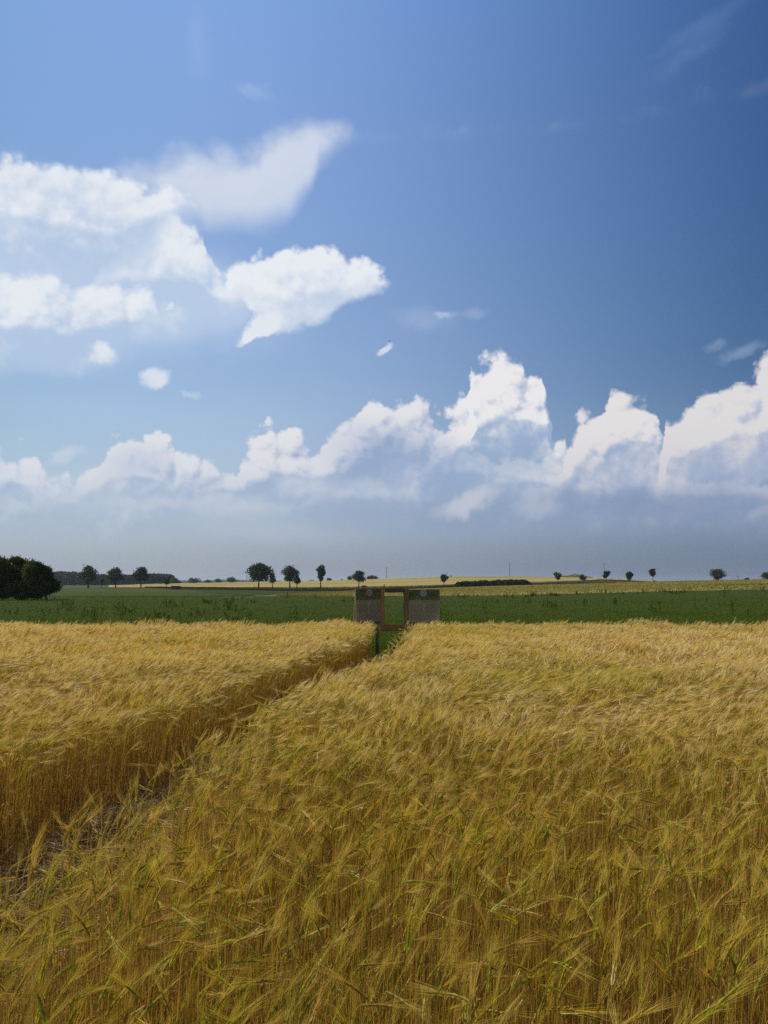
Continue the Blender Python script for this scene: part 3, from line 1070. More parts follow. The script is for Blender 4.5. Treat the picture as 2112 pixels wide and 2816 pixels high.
# trampled straw lying in the gap
geo = Geo()
r = np.random.default_rng(91)
n = 15000
y = r.uniform(1.5, 22.3, n) ** 1.0
t = r.uniform(-0.12, 1.12, n)
x = path_l(y) * (1 - t) + path_r(y) * t
a = r.uniform(0, 2 * np.pi, n)
ln = r.uniform(0.10, 0.42, n)
d = np.stack([np.cos(a), np.sin(a), r.uniform(-0.12, 0.30, n)], -1)
z0 = r.uniform(0.015, 0.10, n) ** 1.0
p0 = np.stack([x, y, z0], -1)
p1 = p0 + d * (ln * 0.5)[:, None]
p2 = p1 + (d + r.normal(0, 0.18, (n, 3))) * (ln * 0.5)[:, None]
p1[:, 2] = np.maximum(p1[:, 2], 0.014)
p2[:, 2] = np.maximum(p2[:, 2], 0.014)
sv = unit(np.stack([-np.sin(a), np.cos(a), r.normal(0, 0.6, n)], -1))
c = mixc((0.17, 0.108, 0.036), (0.54, 0.385, 0.160), r.random(n) ** 1.7)
geo.ribbons(np.stack([p0, p1, p2], 1), np.full((n, 3), 0.0022) * r.uniform(0.6, 1.5, n)[:, None], sv, np.repeat(c[:, None, :], 3, 1))
tag(geo.obj("trampled_straw", m_barley), "pale trampled straw lying in the gap between the barley stands", "straw", kind="stuff")

# ------------------------------------------------------------------ the green crop, weeds, verge growth
m_leaf = leaf_mat("green_leaf", 0.34, (1.0, 1.0, 0.5))


def leaf_quads(geo, P, size, c, r, flat=0.0):
    """small leaf faces at P, each with its own tilt"""
    N = len(P)
    nrm = unit(r.normal(0, 1, (N, 3)) + np.array([0, 0, flat]))
    u = unit(np.cross(nrm, r.normal(0, 1, (N, 3))))
    w = np.cross(nrm, u)
    size = np.broadcast_to(np.asarray(size, float), (N,))[:, None]
    v = np.stack([P - u * size, P - w * size * 0.55, P + u * size, P + w * size * 0.55], 1).reshape(-1, 3)
    q = np.arange(N * 4).reshape(N, 4)
    geo.add(v, q, np.repeat(c, 4, 0))


geo = Geo()
r = np.random.default_rng(33)
n = 260000
Y = 1.0 / np.sqrt(r.uniform(1 / 121.0 ** 2, 1 / 22.4 ** 2, n))
Y = np.where(r.random(n) < 0.45, 1.0 / r.uniform(1 / 119.0, 1 / 23.0, n), Y)
px = r.uniform(-260, 2360, n)
X = x_of(px, np.maximum(Y, 30)) * np.where(Y < 30, Y / 30.0, 1.0)
gap = (X > path_l(np.minimum(Y, 23.6)) - 0.1) & (X < path_r(np.minimum(Y, 23.6)) + 0.2)
ok = (Y > 23.75) | (gap & (Y > 22.6))
X, Y, px = X[ok], Y[ok], px[ok]
n = len(X)
lum = value_noise(X, Y, 2.2, 21) * 0.6 + value_noise(X, Y, 9.0, 22) * 0.4
lush = value_noise(X, Y * 0.6, 6.0, 23)
hgt = 0.20 + 0.22 * lush
z = gz(X, Y) + r.uniform(0.03, 1.0, n) * hgt
c = mixc((0.038, 0.062, 0.003), (0.078, 0.118, 0.004), np.clip(lum + r.normal(0, 0.2, n), 0, 1))
c = mixc(c, (0.085, 0.095, 0.012), (r.random(n) < 0.08) * 0.8)
leaf_quads(geo, np.stack([X, Y, z], -1), 0.019 * (Y / 24.0) ** 0.72 * r.uniform(0.7, 1.5, n), c, r, 2.0)
tag(geo.obj("clover_crop", m_leaf), "low dark green leafy crop beyond the barley", "green crop", kind="stuff")

# coarse weeds standing above the crop, denser on the left
geo = Geo()
clump = []
for k in range(105):
    if k < 48:
        clump.append((r.uniform(-150, 700), r.uniform(30, 85), r.uniform(0.38, 0.75)))
    elif k < 80:
        clump.append((r.uniform(700, 2300), r.uniform(40, 116), r.uniform(0.5, 0.9)))
    else:
        clump.append((r.uniform(1250, 1900), r.uniform(108, 118), r.uniform(0.30, 0.55)))
for px_, Y_, h_ in clump:
    X_ = float(x_of(px_, 100.0)) * Y_ / 100.0
    if Y_ < 30:
        X_ = float(x_of(px_, 30.0)) * Y_ / 30.0
    zg = float(gz(X_, Y_))
    for s_ in range(r.integers(2, 6)):
        bx, by = X_ + r.normal(0, 0.30), Y_ + r.normal(0, 0.3)
        hh = h_ * r.uniform(0.6, 1.1)
        ax = np.array([r.normal(0, 0.10), r.normal(0, 0.10), 1.0]) * hh
        b0 = np.array([bx, by, zg])
        dark = mixc((0.030, 0.046, 0.006), (0.052, 0.070, 0.009), r.random())
        geo.ribbons(np.stack([b0, b0 + ax * 0.5, b0 + ax])[None], np.array([[0.010, 0.008, 0.004]]) * (Y_ / 40) ** 0.5, np.array([[1.0, 0, 0]]), dark)
        m_ = 16
        f = r.uniform(0.15, 1.0, m_)
        p = b0 + ax[None, :] * f[:, None] + r.normal(0, 1, (m_, 3)) * np.array([0.11, 0.11, 0.04]) * (1.15 - f)[:, None]
        leaf_quads(geo, p, 0.042 * (Y_ / 40.0) ** 0.4 * r.uniform(0.7, 1.4, m_), np.repeat(dark[None], m_, 0) * r.uniform(0.8, 1.4, (m_, 1)), r, 0.2)
tag(geo.obj("tall_weeds", m_leaf), "dark coarse weeds standing above the green crop", "weeds", kind="stuff")

# specks of bloom
geo = Geo()
n = 420
Y = 1.0 / r.uniform(1 / 95.0, 1 / 23.2, n)
px = r.uniform(-200, 2300, n)
X = x_of(px, 100.0) * Y / 100.0
z = gz(X, Y) + r.uniform(0.30, 0.48, n)
k = r.random(n) < 0.6
c = np.where(k[:, None], np.array([0.42, 0.36, 0.05]), np.array([0.45, 0.45, 0.40]))
leaf_quads(geo, np.stack([X, Y, z], -1), 0.014 * (Y / 24.0) ** 0.6 * r.uniform(0.7, 1.4, n), c, r, 1.2)
tag(geo.obj("wildflowers", m_leaf), "tiny yellow and white blooms scattered through the green crop", "wildflowers", kind="stuff")

# rough grass of the verge and the bank under the avenue
geo = Geo()
n = 42000
px = r.uniform(400, 1850, n)
F = np.interp(px, [400, 480, 640, 900, 1060, 1250, 1450, 1650, 1830, 1850], [390, 337, 332, 322, 302, 304, 304, 304, 312, 316])
B = np.interp(px, [400, 1600, 1700, 1850], [396, 396, 428, 436])
Y = F + (B - F) * r.random(n) ** 1.4
X = x_of(px, Y)
h = r.uniform(0.2, 0.75, n) * (0.5 + 0.9 * value_noise(X, Y, 9.0, 41))
h = h * np.interp(px, [400, 1250, 1400, 1850], [1.0, 0.9, 0.45, 0.3])
z = gz(X, Y) + 0.15
b0 = np.stack([X, Y, z], -1)
tipv = b0 + np.stack([r.normal(0.15, 0.55, n), r.normal(0, 0.4, n), np.ones(n)], -1) * h[:, None]
tone = np.clip(value_noise(X, Y, 14.0, 42) + r.normal(0, 0.15, n), 0, 1)
c = mixc((0.036, 0.044, 0.013), (0.13, 0.105, 0.044), tone ** 1.3)
geo.ribbons(np.stack([b0, tipv], 1), np.broadcast_to(np.array([0.13, 0.03]), (n, 2)), np.tile(np.array([[1.0, 0.2, 0]]), (n, 1)), np.stack([c * 0.9, c], 1))
tag(geo.obj("roadside_grass", m_leaf), "rough brownish green grass along the avenue road", "grass", kind="stuff")

# ears showing over the top of the near grain field
geo = Geo()
n = 46000
px = r.uniform(760, 2350, n)
F = np.interp(px, [760, 1000, 1250, 2350], [121.5, 118.3, 119.2, 118.7])
B = np.interp(px, [760, 820, 900, 980, 1060, 1250, 1830, 2350], [131, 138, 163, 212, 258, 298, 304, 308])
Y = 1.0 / (1 / F + (1 / B - 1 / F) * r.random(n))
X = x_of(px, Y)
tt = (1 / F - 1 / Y) / (1 / F - 1 / B)
zz = gz(X, Y) + 0.55 * np.clip(tt * 25 / 4.0, 0.12, 1.0) * np.clip((px - 700) / 300, 0.1, 1) - 0.06
b0 = np.stack([X, Y, zz], -1)
tipv = b0 + np.stack([r.normal(0.10, 0.10, n), r.normal(0, 0.08, n), r.uniform(0.08, 0.26, n)], -1)
gg = np.clip((value_noise(X * 0.25, Y, 11.0, 51) - 0.42) * 3.0, 0, 1)
c = mixc(mixc((0.27, 0.20, 0.055), (0.42, 0.32, 0.12), r.random(n)), (0.13, 0.16, 0.025), gg)
geo.ribbons(np.stack([b0, tipv], 1), np.broadcast_to(np.array([0.06, 0.02]), (n, 2)), np.tile(np.array([[1.0, 0.15, 0]]), (n, 1)), np.stack([c, c], 1))
tag(geo.obj("grain_ears", m_leaf), "ripening ears over the top of the far grain field behind the green crop", "grain", kind="stuff")

# ------------------------------------------------------------------ trees and bushes
m_crown = leaf_mat("tree_leaves", 0.32, (1.0, 1.0, 0.55), gloss=0.01, rough=0.6)
m_bark = noise_mat("bark", [(0.030, 0.023, 0.017), (0.055, 0.042, 0.030), (0.080, 0.064, 0.048)], 3.0, 8.0, 0.95, stretch=(1, 1, 0.25), bump=0.5)
TREES = "trees along the far road"


def make_tree(name, label, cat, px, base, top, hw, crown_bottom, Y, seed, lobes=14, leaves=1500, leaf=0.045, shape='round', trunk=True,
              tone=1.0, group=None, asym=0.0, ground_at_=None, stems=1, fill=0.55, tw=0.028):
    """px/base/top/hw/crown_bottom are picture measures, Y the distance; everything is built in metres"""
    r = np.random.default_rng(seed)
    foot = at(px, base, Y)
    gx, gy = foot.x, foot.y
    m = Y / FPX / UK                       # metres per picture pixel there
    H = (base - top) * m
    cb = (base - crown_bottom) * m
    hwm = hw * m * 1.06
    root = empty(name, (gx, gy, foot.z))
    tag(root, label, cat, group)
    # crown lobes inside an envelope
    cz, ch = (H + cb) / 2, (H - cb) / 2
    L = []
    for k in range(lobes):
        t = r.uniform(-0.9, 0.92)
        if shape == 'round':
            w = math.sqrt(max(0.05, 1 - t * t))
        elif shape == 'flare':             # wide skirt, domed top
            w = min(1.0, (1 - t) * 0.75 + 0.12) * (1.0 if t > -0.75 else 0.8)
        elif shape == 'cone':
            w = max(0.12, (0.95 - t) * 0.55)
            if t < -0.6: w *= 0.75
        elif shape == 'umbrella':
            w = math.sqrt(max(0.05, 1 - ((t - 0.0) / 1.0) ** 2)) if t > -0.2 else 0.95 + t * 0.2
        else:
            w = 0.78 * math.sqrt(max(0.1, 1 - t ** 4)) + 0.12 * math.sin(t * 7)
        a = r.uniform(0, 2 * math.pi)
        rad = math.sqrt(r.random()) * 0.72 * w
        sz = r.uniform(0.34, 0.52) * min(hwm, ch * 1.3) * (0.75 + 0.25 * w)
        x = math.cos(a) * rad * hwm * (1.0) + asym * t * hwm
        L.append((x, math.sin(a) * rad * hwm, cz + t * (ch - sz * 0.5), sz * r.uniform(0.9, 1.3), sz * r.uniform(0.65, 0.95)))
    for (zo, wx, hz) in {'round': [(0, .72, .80)], 'flare': [(-.38, .80, .50), (.25, .60, .62)], 'umbrella': [(.08, .78, .78)],
                         'cone': [(-.35, .70, .52), (.25, .42, .60)], 'column': [(-.25, .62, .60), (.35, .58, .52)]}[shape]:
        L.append((asym * zo * hwm, 0.0, cz + zo * ch, wx * hwm, hz * ch))
    L = np.array(L)
    n = int(leaves * 1.7)
    w = L[:, 3] ** 2
    k = r.choice(len(L), n, p=w / w.sum())
    d = unit(r.normal(0, 1, (n, 3)))
    rad = r.random(n) ** 0.30
    rad = rad * (1 + 0.16 * np.sin(d[:, 0] * 7 + k) * np.cos(d[:, 2] * 6 + 2 * k))
    P = L[k, :3] + d * rad[:, None] * np.stack([L[k, 3], L[k, 3], L[k, 4]], -1)
    shag = r.random(n) < 0.22                 # ragged sprays standing out of the outline
    P[shag] += d[shag] * (np.abs(r.normal(0, 0.22, shag.sum())) * L[k[shag], 3])[:, None]
    core = r.random(n) < (1 - fill) * 0.35
    P[core, :2] *= 0.6
    P[:, 2] = np.clip(P[:, 2], max(cb * 0.92, 0.05), H * 1.03)
    c = mixc((0.034, 0.048, 0.010), (0.096, 0.118, 0.020), np.clip(r.normal(0.45, 0.25, n) + 0.25 * np.sin(k * 1.7), 0, 1)) * tone
    g = Geo()
    leaf_quads(g, P, leaf * H * r.uniform(0.6, 1.35, n), c, r, 0.3)
    g.obj("crown", m_crown, root)
    if trunk:
        g = Geo()
        for s_ in range(stems):
            off = (s_ - (stems - 1) / 2) * hwm * 0.35
            tr = max(0.05, tw * H) / (1 if stems == 1 else 1.5)
            lean = r.normal(0, 0.02) * H + asym * 0.1 * hwm
            pts = [(off, 0, -0.35), (off + lean * 0.2, 0, cb * 0.5), (off * 0.9 + lean * 0.6, 0, cb), (off * 0.6 + lean, 0.0, cz + ch * 0.2), (off * 0.4 + lean, 0.05, H * 0.9)]
            g.tube(pts, [tr * 1.35, tr, tr * 0.85, tr * 0.45, tr * 0.12], 7)
        for k in range(min(7, len(L))):
            q = L[k]
            s0 = (0, 0, cb * r.uniform(0.75, 1.05) + 0.1)
            g.tube([s0, (q[0] * 0.5, q[1] * 0.5, (s0[2] + q[2]) * 0.5 + 0.05 * H), (q[0], q[1], q[2])], [tw * H * 0.45, tw * H * 0.28, tw * H * 0.08], 5)
        g.obj("trunk", m_bark, root, tint=False)
    return root


# the tall bushes close on the left
for i, (px, base, top, hw, lab) in enumerate((
        (-2, 1653, 1533, 40, "dark broad bush cut by the left picture edge, at the meadow's near end"),
        (50, 1653, 1530, 40, "tallest dark bush of the clump at the left picture edge"),
        (95, 1651, 1537, 34, "dark bush between the tallest one and the overhanging outer one of the left clump"),
        (127, 1644, 1556, 31, "rightmost dark bush of the left clump, its crown overhanging the meadow"))):
    make_tree("willow_bush", lab, "bush", px, base, top, hw, base - 3 if i < 3 else base - 5, 95.0 + 2.0 * (i % 2), 300 + i, lobes=22, leaves=12000, leaf=0.024,
              shape='round' if i != 3 else 'flare', tone=1.15, group="dark bushes at the left edge", fill=0.8)
make_tree("willow_bush", "low dark bush filling the foot of the left clump, in front of the tallest one", "bush", 72, 1653, 1596, 58, 1651, 95.6, 305, lobes=20, leaves=8000, leaf=0.040,
          shape='round', tone=1.15, group="dark bushes at the left edge", fill=0.8)

AVENUE = [
    # label, px, base, top, hw, crown bottom, Y, shape, lobes, leaves, tone, extra
    ("broad dome-crowned roadside tree, first one right of the dark bushes", 243.5, 1617, 1554.5, 25, 1598, 398, 'flare', 20, 1500, 1.0, {}),
    ("small rounded tree standing in front of the first dome-crowned roadside tree", 240, 1617, 1588, 9, 1607, 392, 'round', 9, 420, 0.9, {}),
    ("little round green tree in the gap between the first two large roadside trees", 280, 1616, 1587, 9, 1606, 402, 'round', 9, 420, 1.25, {}),
    ("middle one of the three large dome-crowned trees before the far wood", 318, 1616.5, 1560, 24.5, 1601, 398, 'flare', 20, 1400, 0.95, {}),
    ("large roadside tree with layered spreading skirts, left of the round ball tree", 387.5, 1616.3, 1558.5, 25, 1598, 398, 'flare', 20, 1250, 1.0, {}),
    ("small ball-shaped tree standing just left of the dark trailer", 458.5, 1616, 1588.5, 11.5, 1608, 396, 'round', 9, 500, 1.05, {}),
    ("largest roadside tree, full umbrella crown on a leaning trunk beside the mast", 711, 1615.5, 1549, 32.5, 1597, 398, 'umbrella', 26, 2100, 0.95, {}),
    ("slim young tree under the right flank of the largest roadside tree", 749.5, 1615, 1575.5, 13.5, 1606, 394, 'cone', 10, 620, 1.15, {}),
    ("roadside tree with a lopsided open crown spreading to the left", 797, 1615.5, 1556.5, 23.5, 1597, 398, 'umbrella', 16, 1150, 0.95, {'asym': -0.10}),
    ("slim young tree pressed against the right of the lopsided roadside tree", 816.5, 1615, 1577.5, 11.5, 1609, 394, 'cone', 10, 560, 1.0, {}),
    ("narrow columnar roadside tree with a gap near its top", 882, 1615.5, 1555.5, 15.5, 1600, 398, 'column', 15, 900, 0.95, {}),
    ("bushy tree with a ragged top behind the information board's left panel", 986.5, 1614, 1567, 18, 1600, 398, 'flare', 16, 1100, 0.85, {'asym': 0.12}),
    ("young roundish tree right of the information board, left of the long hedge", 1220.5, 1609.5, 1577.5, 12.5, 1602.5, 396, 'round', 10, 620, 1.05, {}),
    ("small dark egg-shaped tree just left of the grassy knoll", 1534.5, 1597.3, 1572.3, 10.5, 1594.5, 398, 'round', 10, 560, 0.85, {}),
    ("low shrubby tree without visible trunk in front of the knoll's right end", 1603.5, 1598, 1578, 11.5, 1596, 398, 'round', 10, 560, 0.95, {}),
    ("round tree with a bare pole rising behind its top", 1667, 1594, 1567.5, 11, 1590.5, 398, 'round', 10, 560, 0.85, {}),
    ("two-lobed dark tree right of the pole tree", 1732, 1599.5, 1570.5, 13, 1595, 398, 'column', 12, 640, 0.85, {}),
    ("small lollipop tree with a clear thin stem on the ridge", 1795.5, 1601.5, 1565.5, 11, 1586.7, 398, 'round', 10, 600, 0.85, {'tw': 0.022}),
    ("wide multi-stemmed field tree alone on the right skyline", 1973, 1599.5, 1563.5, 21.5, 1595, 420, 'round', 22, 1500, 0.85, {'stems': 4}),
    ("dark tree cut by the right picture edge", 2113, 1598.5, 1572.5, 24, 1594, 420, 'round', 18, 1300, 0.85, {'stems': 2}),
]
for i, (lab, px, base, top, hw, cb, Y, shp, lo, lv, tone, kw) in enumerate(AVENUE):
    make_tree("roadside_tree", lab, "tree", px, base, top, hw, cb, Y, 400 + i, lo, lv, 0.046 if hw > 13 else 0.066, shp, True, tone * 0.85, TREES, **kw)

BUSHES = [
    ("dark bush at the stem of the lollipop tree", 1800, 1601.7, 1596.5, 5, 1601.5, 397, 0.8),
    ("low dark bush on the ridge right of the lollipop tree", 1815, 1602, 1599.3, 6, 1601.9, 420, 0.8),
    ("small dark bush between the crossarm pole and the right edge tree", 2052.5, 1598.5, 1588.8, 7.5, 1598, 430, 0.85),
    ("low dark bush on the road behind the board's left panel", 1001, 1616, 1609.3, 11, 1615.8, 390, 0.8),
    ("pale loose bush on the skyline left of the ragged tree", 961, 1598, 1584.7, 7.5, 1597, 700, 1.35),
    ("faint low bush at the left end of the skyline by the ragged tree", 940, 1599, 1593, 6, 1598.5, 702, 1.0),
    ("flat dark bush on the grain field's crest left of the columnar tree", 857, 1601.5, 1595, 12, 1601, 700, 0.9),
    ("dark rounded bush showing right of the columnar tree", 905, 1601, 1588.2, 11, 1600.5, 700, 0.9),
]
for i, (lab, px, base, top, hw, cb, Y, tone) in enumerate(BUSHES):
    make_tree("bush", lab, "bush", px, base, top, hw, cb, Y, 500 + i, 9, 420, 0.11, 'round', False, tone * 0.85, "bushes on the skyline and road")

# grove on the crest
make_tree("tree_grove", "dark blunt grove on the crest left of the slim pole", "grove", 1024, 1597, 1583, 19, 1596, 705, 540, 18, 1300, 0.10, 'umbrella', False, 0.8)

# far single trees before the wooded rise
FAR = [
    ("dark pointed tree ending the long wood, left of the trailer's roof line", 484, 1612, 1589, 14, 1609, 760),
    ("broad far tree group left of centre between wood and mast", 532, 1608, 1589, 23, 1606, 980),
    ("low rounded far tree, third from the long wood", 571, 1606, 1593.5, 13.5, 1605, 980),
    ("small far tree with a flat side, fourth from the long wood", 600, 1605, 1590.5, 10.5, 1604, 980),
    ("far tree with an open bare-twigged top, nearest to the mast", 637, 1604.5, 1586.2, 14.5, 1603, 980),
]
for i, (lab, px, base, top, hw, cb, Y) in enumerate(FAR):
    make_tree("far_tree", lab, "tree", px, base, top, hw, cb, Y, 560 + i, 12, 700, 0.075, 'round', True, 0.9, "far trees before the wooded rise")
for i, (px, hw, top) in enumerate(((1239.5, 3.5, 1583), (1271, 2.5, 1585.2))):
    make_tree("far_tree", ("tiny far treetop showing behind the crest above the young roundish tree", "tiniest dark treetop on the crest before the hedge")[i], "tree",
              px, 1591, top, hw, 1588, 730, 570 + i, 6, 160, 0.14, 'round', False, 0.9, "far trees before the wooded rise")

# the long wood far left: one mass
g = Geo()
r = np.random.default_rng(77)
cols = np.arange(-260, 482, 4.2)
topl = np.interp(cols, [-260, 150, 180, 225, 272, 300, 345, 385, 410, 425, 440, 468, 476, 482], [1571, 1572, 1571.5, 1574, 1579.5, 1580, 1580, 1580, 1578, 1577, 1577, 1580, 1586, 1592])
mm = 850 / FPX / UK
for c_, t_ in zip(cols, topl):
    for rowk in range(3):
        Yk = 840 + rowk * 14 + r.uniform(-5, 5)
        pxx = c_ + r.uniform(-4, 4)
        f = at(pxx, 1612, Yk)
        Ht = (1611 - t_ + r.uniform(-1.6, 1.6)) * mm * (1.0 if rowk else 0.9)
        n = 120
        d = unit(r.normal(0, 1, (n, 3)))
        cw = r.uniform(2.6, 4.2)
        zc = Ht * 0.55
        P = np.array([f.x, Yk, f.z]) + np.stack([d[:, 0] * cw, d[:, 1] * cw, zc + d[:, 2] * Ht * 0.45], -1) * (r.random((n, 1)) ** 0.25 * np.array([[1, 1, 0]]) + np.array([[0, 0, 1]]))
        cc = mixc((0.024, 0.040, 0.020), (0.045, 0.066, 0.028), np.clip(r.normal(0.5, 0.2, n) + r.normal(0, 0.2), 0, 1))
        leaf_quads(g, P, r.uniform(0.7, 1.5, n), cc, r, 0.2)
tag(g.obj("forest", m_crown), "long dark bluish wood on the left horizon behind the roadside trees", "wood", kind="stuff")

# the long hedge
root = empty("hedge", at(1357, 1614, 322))
tag(root, "long low dark hedge between the two grain fields", "hedge")
g = Geo()
n = 9000
pxs = r.uniform(1251, 1463, n)
topy = np.interp(pxs, [1251, 1258, 1275, 1300, 1335, 1345, 1365, 1385, 1410, 1440, 1455, 1463], [1608, 1601, 1599.5, 1599, 1597, 1598.5, 1595, 1594.5, 1595.5, 1596, 1600, 1606])
topy += (value_noise(pxs, pxs * 0, 7.0, 61) - 0.5) * 4.0 + (value_noise(pxs, pxs * 0, 2.3, 62) - 0.5) * 2.0
boty = np.interp(pxs, [1251, 1463], [1616.5, 1611.5])
f = r.random(n) ** 0.7
Yh = 322 + r.normal(0, 1.6, n)
X = x_of(pxs, 322)
row = boty + (topy - boty) * f
v = (row - PH / 2) / FPX
Z = CAMZ + 322 * (SP - v * CP) / (CP + v * SP)
P = np.stack([X, Yh, Z], -1) - np.array(root.location)
c = mixc((0.014, 0.022, 0.010), (0.034, 0.048, 0.017), np.clip(r.normal(0.4, 0.25, n), 0, 1))
leaf_quads(g, P, r.uniform(0.16, 0.34, n), c, r, 0.3)
g.obj("foliage", m_crown, root)

# ------------------------------------------------------------------ poles, mast, trailer, road furniture
m_pole = noise_mat("weathered_pole", [(0.10, 0.065, 0.045), (0.16, 0.105, 0.075), (0.21, 0.15, 0.11)], 2.0, 6.0, 0.9, stretch=(1, 1, 0.1))
m_steel = plain_mat("galvanised_steel", (0.30, 0.31, 0.33), 0.5, 0.4)
m_iron = plain_mat("dark_iron", (0.05, 0.05, 0.055), 0.6, 0.3)
m_blue = plain_mat("trailer_paint", (0.030, 0.038, 0.052), 0.6)
m_rubber = plain_mat("tyre_rubber", (0.02, 0.02, 0.02), 0.85)
m_white = plain_mat("white_paint", (0.72, 0.72, 0.70), 0.6)
m_black = plain_mat("black_paint", (0.03, 0.03, 0.03), 0.6)
m_rim = plain_mat("rim_paint", (0.35, 0.33, 0.30), 0.5)


def pole(px, base, top, Y, lab, w=0.15, arm=False):
    f = at(px, base, Y)
    h = (base - top) * Y / FPX / UK
    root = empty("utility_pole", f)
    tag(root, lab, "pole", "utility poles on the skyline")
    g = Geo()
    g.tube([(0, 0, -0.5), (0, 0, h * 0.5), (0, 0, h)], [w, w * 0.9, w * 0.75], 8)
    g.obj("shaft", m_pole, root, tint=False)
    g = Geo()
    if arm:
        g.box(-1.15, -0.06, h - 0.42, 1.15, 0.06, h - 0.26)
        g.obj("crossarm", m_pole, root, tint=False)
        xs = (-1.0, 0.0, 1.0)
        zz = h - 0.26
    else:
        xs = (-0.16, 0.16)
        zz = h - 0.5
    for x in xs:
        g = Geo()
        g.tube([(x * (1 if arm else 1.1), 0, zz), (x * (1 if arm else 1.1), 0, zz + 0.10), (x * (1 if arm else 1.1), 0, zz + 0.28)], [0.05, 0.09, 0.04], 8)
        if not arm:
            g.tube([(0, 0, zz - 0.06), (x * 1.1, 0, zz)], [0.03, 0.03], 5)
        g.obj("insulator", m_white if arm else m_iron, root, tint=False)
    return root


pole(1062.6, 1594, 1560, 702, "slim wooden pole on the crest above the information board", 0.20)
pole(1402, 1589, 1547, 702, "tallest reddish wooden pole, above the right half of the long hedge", 0.22)
pole(1662.2, 1593, 1548.5, 702, "wooden pole rising from behind the round tree right of the knoll", 0.20)
pole(2030, 1599, 1583, 440, "short pole with a crossarm on the right skyline", 0.13, arm=True)

# lattice mast far away
f = at(679.7, 1603, 1150)
root = empty("lattice_mast", f)
tag(root, "slim grey lattice mast with a dark head left of the largest roadside tree", "mast")
h = (1603 - 1564.5) * 1150 / FPX / UK
g = Geo()
for sx in (-1, 1):
    for sy in (-1, 1):
        g.tube([(sx * 1.1, sy * 1.1, -1), (sx * 0.75, sy * 0.75, h)], [0.13, 0.10], 5)
for k in range(12):
    z0, z1 = h * k / 12, h * (k + 1) / 12
    w0, w1 = 1.1 - 0.35 * k / 12, 1.1 - 0.35 * (k + 1) / 12
    for a, b in (((-1, -1), (1, -1)), ((1, -1), (1, 1)), ((1, 1), (-1, 1)), ((-1, 1), (-1, -1))):
        g.tube([(a[0] * w0, a[1] * w0, z0), (b[0] * w1, b[1] * w1, z1)], [0.06, 0.06], 4)
g.obj("lattice", m_steel, root, tint=False)
g = Geo()
for k, (w, z0, z1) in enumerate(((0.95, h - 4.4, h - 0.4), (0.5, h - 5.2, h - 4.4), (0.55, h - 0.4, h + 0.2))):
    g.tube([(0, 0, z0), (0, 0, z1)], [w, w], 10)
g.obj("antenna_head", m_iron, root, tint=False)

# overhead cable running down from the mast behind the trees
g = Geo()
a, b = at(500, 1594.5, 1150), at(679.5, 1572.5, 1150)
pts = []
for k in range(15):
    t = k / 14
    p = a.lerp(b, t)
    p.z -= 4.5 * t * (1 - t)
    pts.append(p)
g.tube(pts, [0.07] * 15, 5)
tag(g.obj("overhead_cable", m_iron, tint=False), "thin dark cable sagging down to the left from the lattice mast", "cable")

# farm trailer parked on the meadow's edge
f = at(484, 1621.3, depth_at(484, 1621.3))
Yt = f.y
m = Yt / FPX / UK
root = empty("farm_trailer", f, math.radians(4))
tag(root, "dark box trailer parked at the meadow's far edge beside the small ball tree", "trailer")
w, hh = 23.0 * m, 10.3 * m
g = Geo()
z0 = hh * 0.36
g.box(-w / 2, -1.1, z0, w / 2, 1.1, z0 + 0.10)
for (x0, x1, y0, y1) in ((-w / 2, w / 2, -1.1, -1.04), (-w / 2, w / 2, 1.04, 1.1), (-w / 2, -w / 2 + 0.06, -1.037, 1.037), (w / 2 - 0.06, w / 2, -1.037, 1.037)):
    g.box(x0, y0, z0 + 0.103, x1, y1, hh * 0.93)
for k in range(9):
    x = -w / 2 + 0.10 + (w - 0.26) * k / 8
    g.box(x, -1.15, z0 + 0.02, x + 0.06, -1.103, hh * 0.95)
g.box(-w / 2 - 0.03, -1.16, hh * 0.951, w / 2 + 0.03, 1.16, hh)
g.obj("body", m_blue, root, tint=False)
g = Geo()
g.box(-w * 0.45, -0.45, z0 - 0.16, w * 0.45, -0.33, z0 - 0.003)
g.box(-w * 0.45, 0.33, z0 - 0.16, w * 0.45, 0.45, z0 - 0.003)
g.tube([(w * 0.44, 0, z0 - 0.1), (w * 0.44 + 0.7, 0, z0 - 0.25)], [0.05, 0.04], 6)
g.obj("chassis", m_iron, root, tint=False)
for sx in (-0.30, 0.05, 0.34):
    for sy in (-0.92, 0.92):
        rr = z0 * 0.62
        wg = Geo()
        wg.tube([(w * sx, sy - 0.13, rr), (w * sx, sy - 0.11, rr), (w * sx, sy + 0.11, rr), (w * sx, sy + 0.13, rr)], [rr * 0.85, rr, rr, rr * 0.85], 18)
        wh = wg.obj("wheel", m_rubber, root, tint=False)
        wg = Geo()
        s_ = -1 if sy < 0 else 1
        wg.tube([(w * sx, sy + s_ * 0.131, rr), (w * sx, sy + s_ * 0.15, rr)], [rr * 0.5, rr * 0.42], 14)
        wg.obj("rim", m_rim, wh, tint=False)

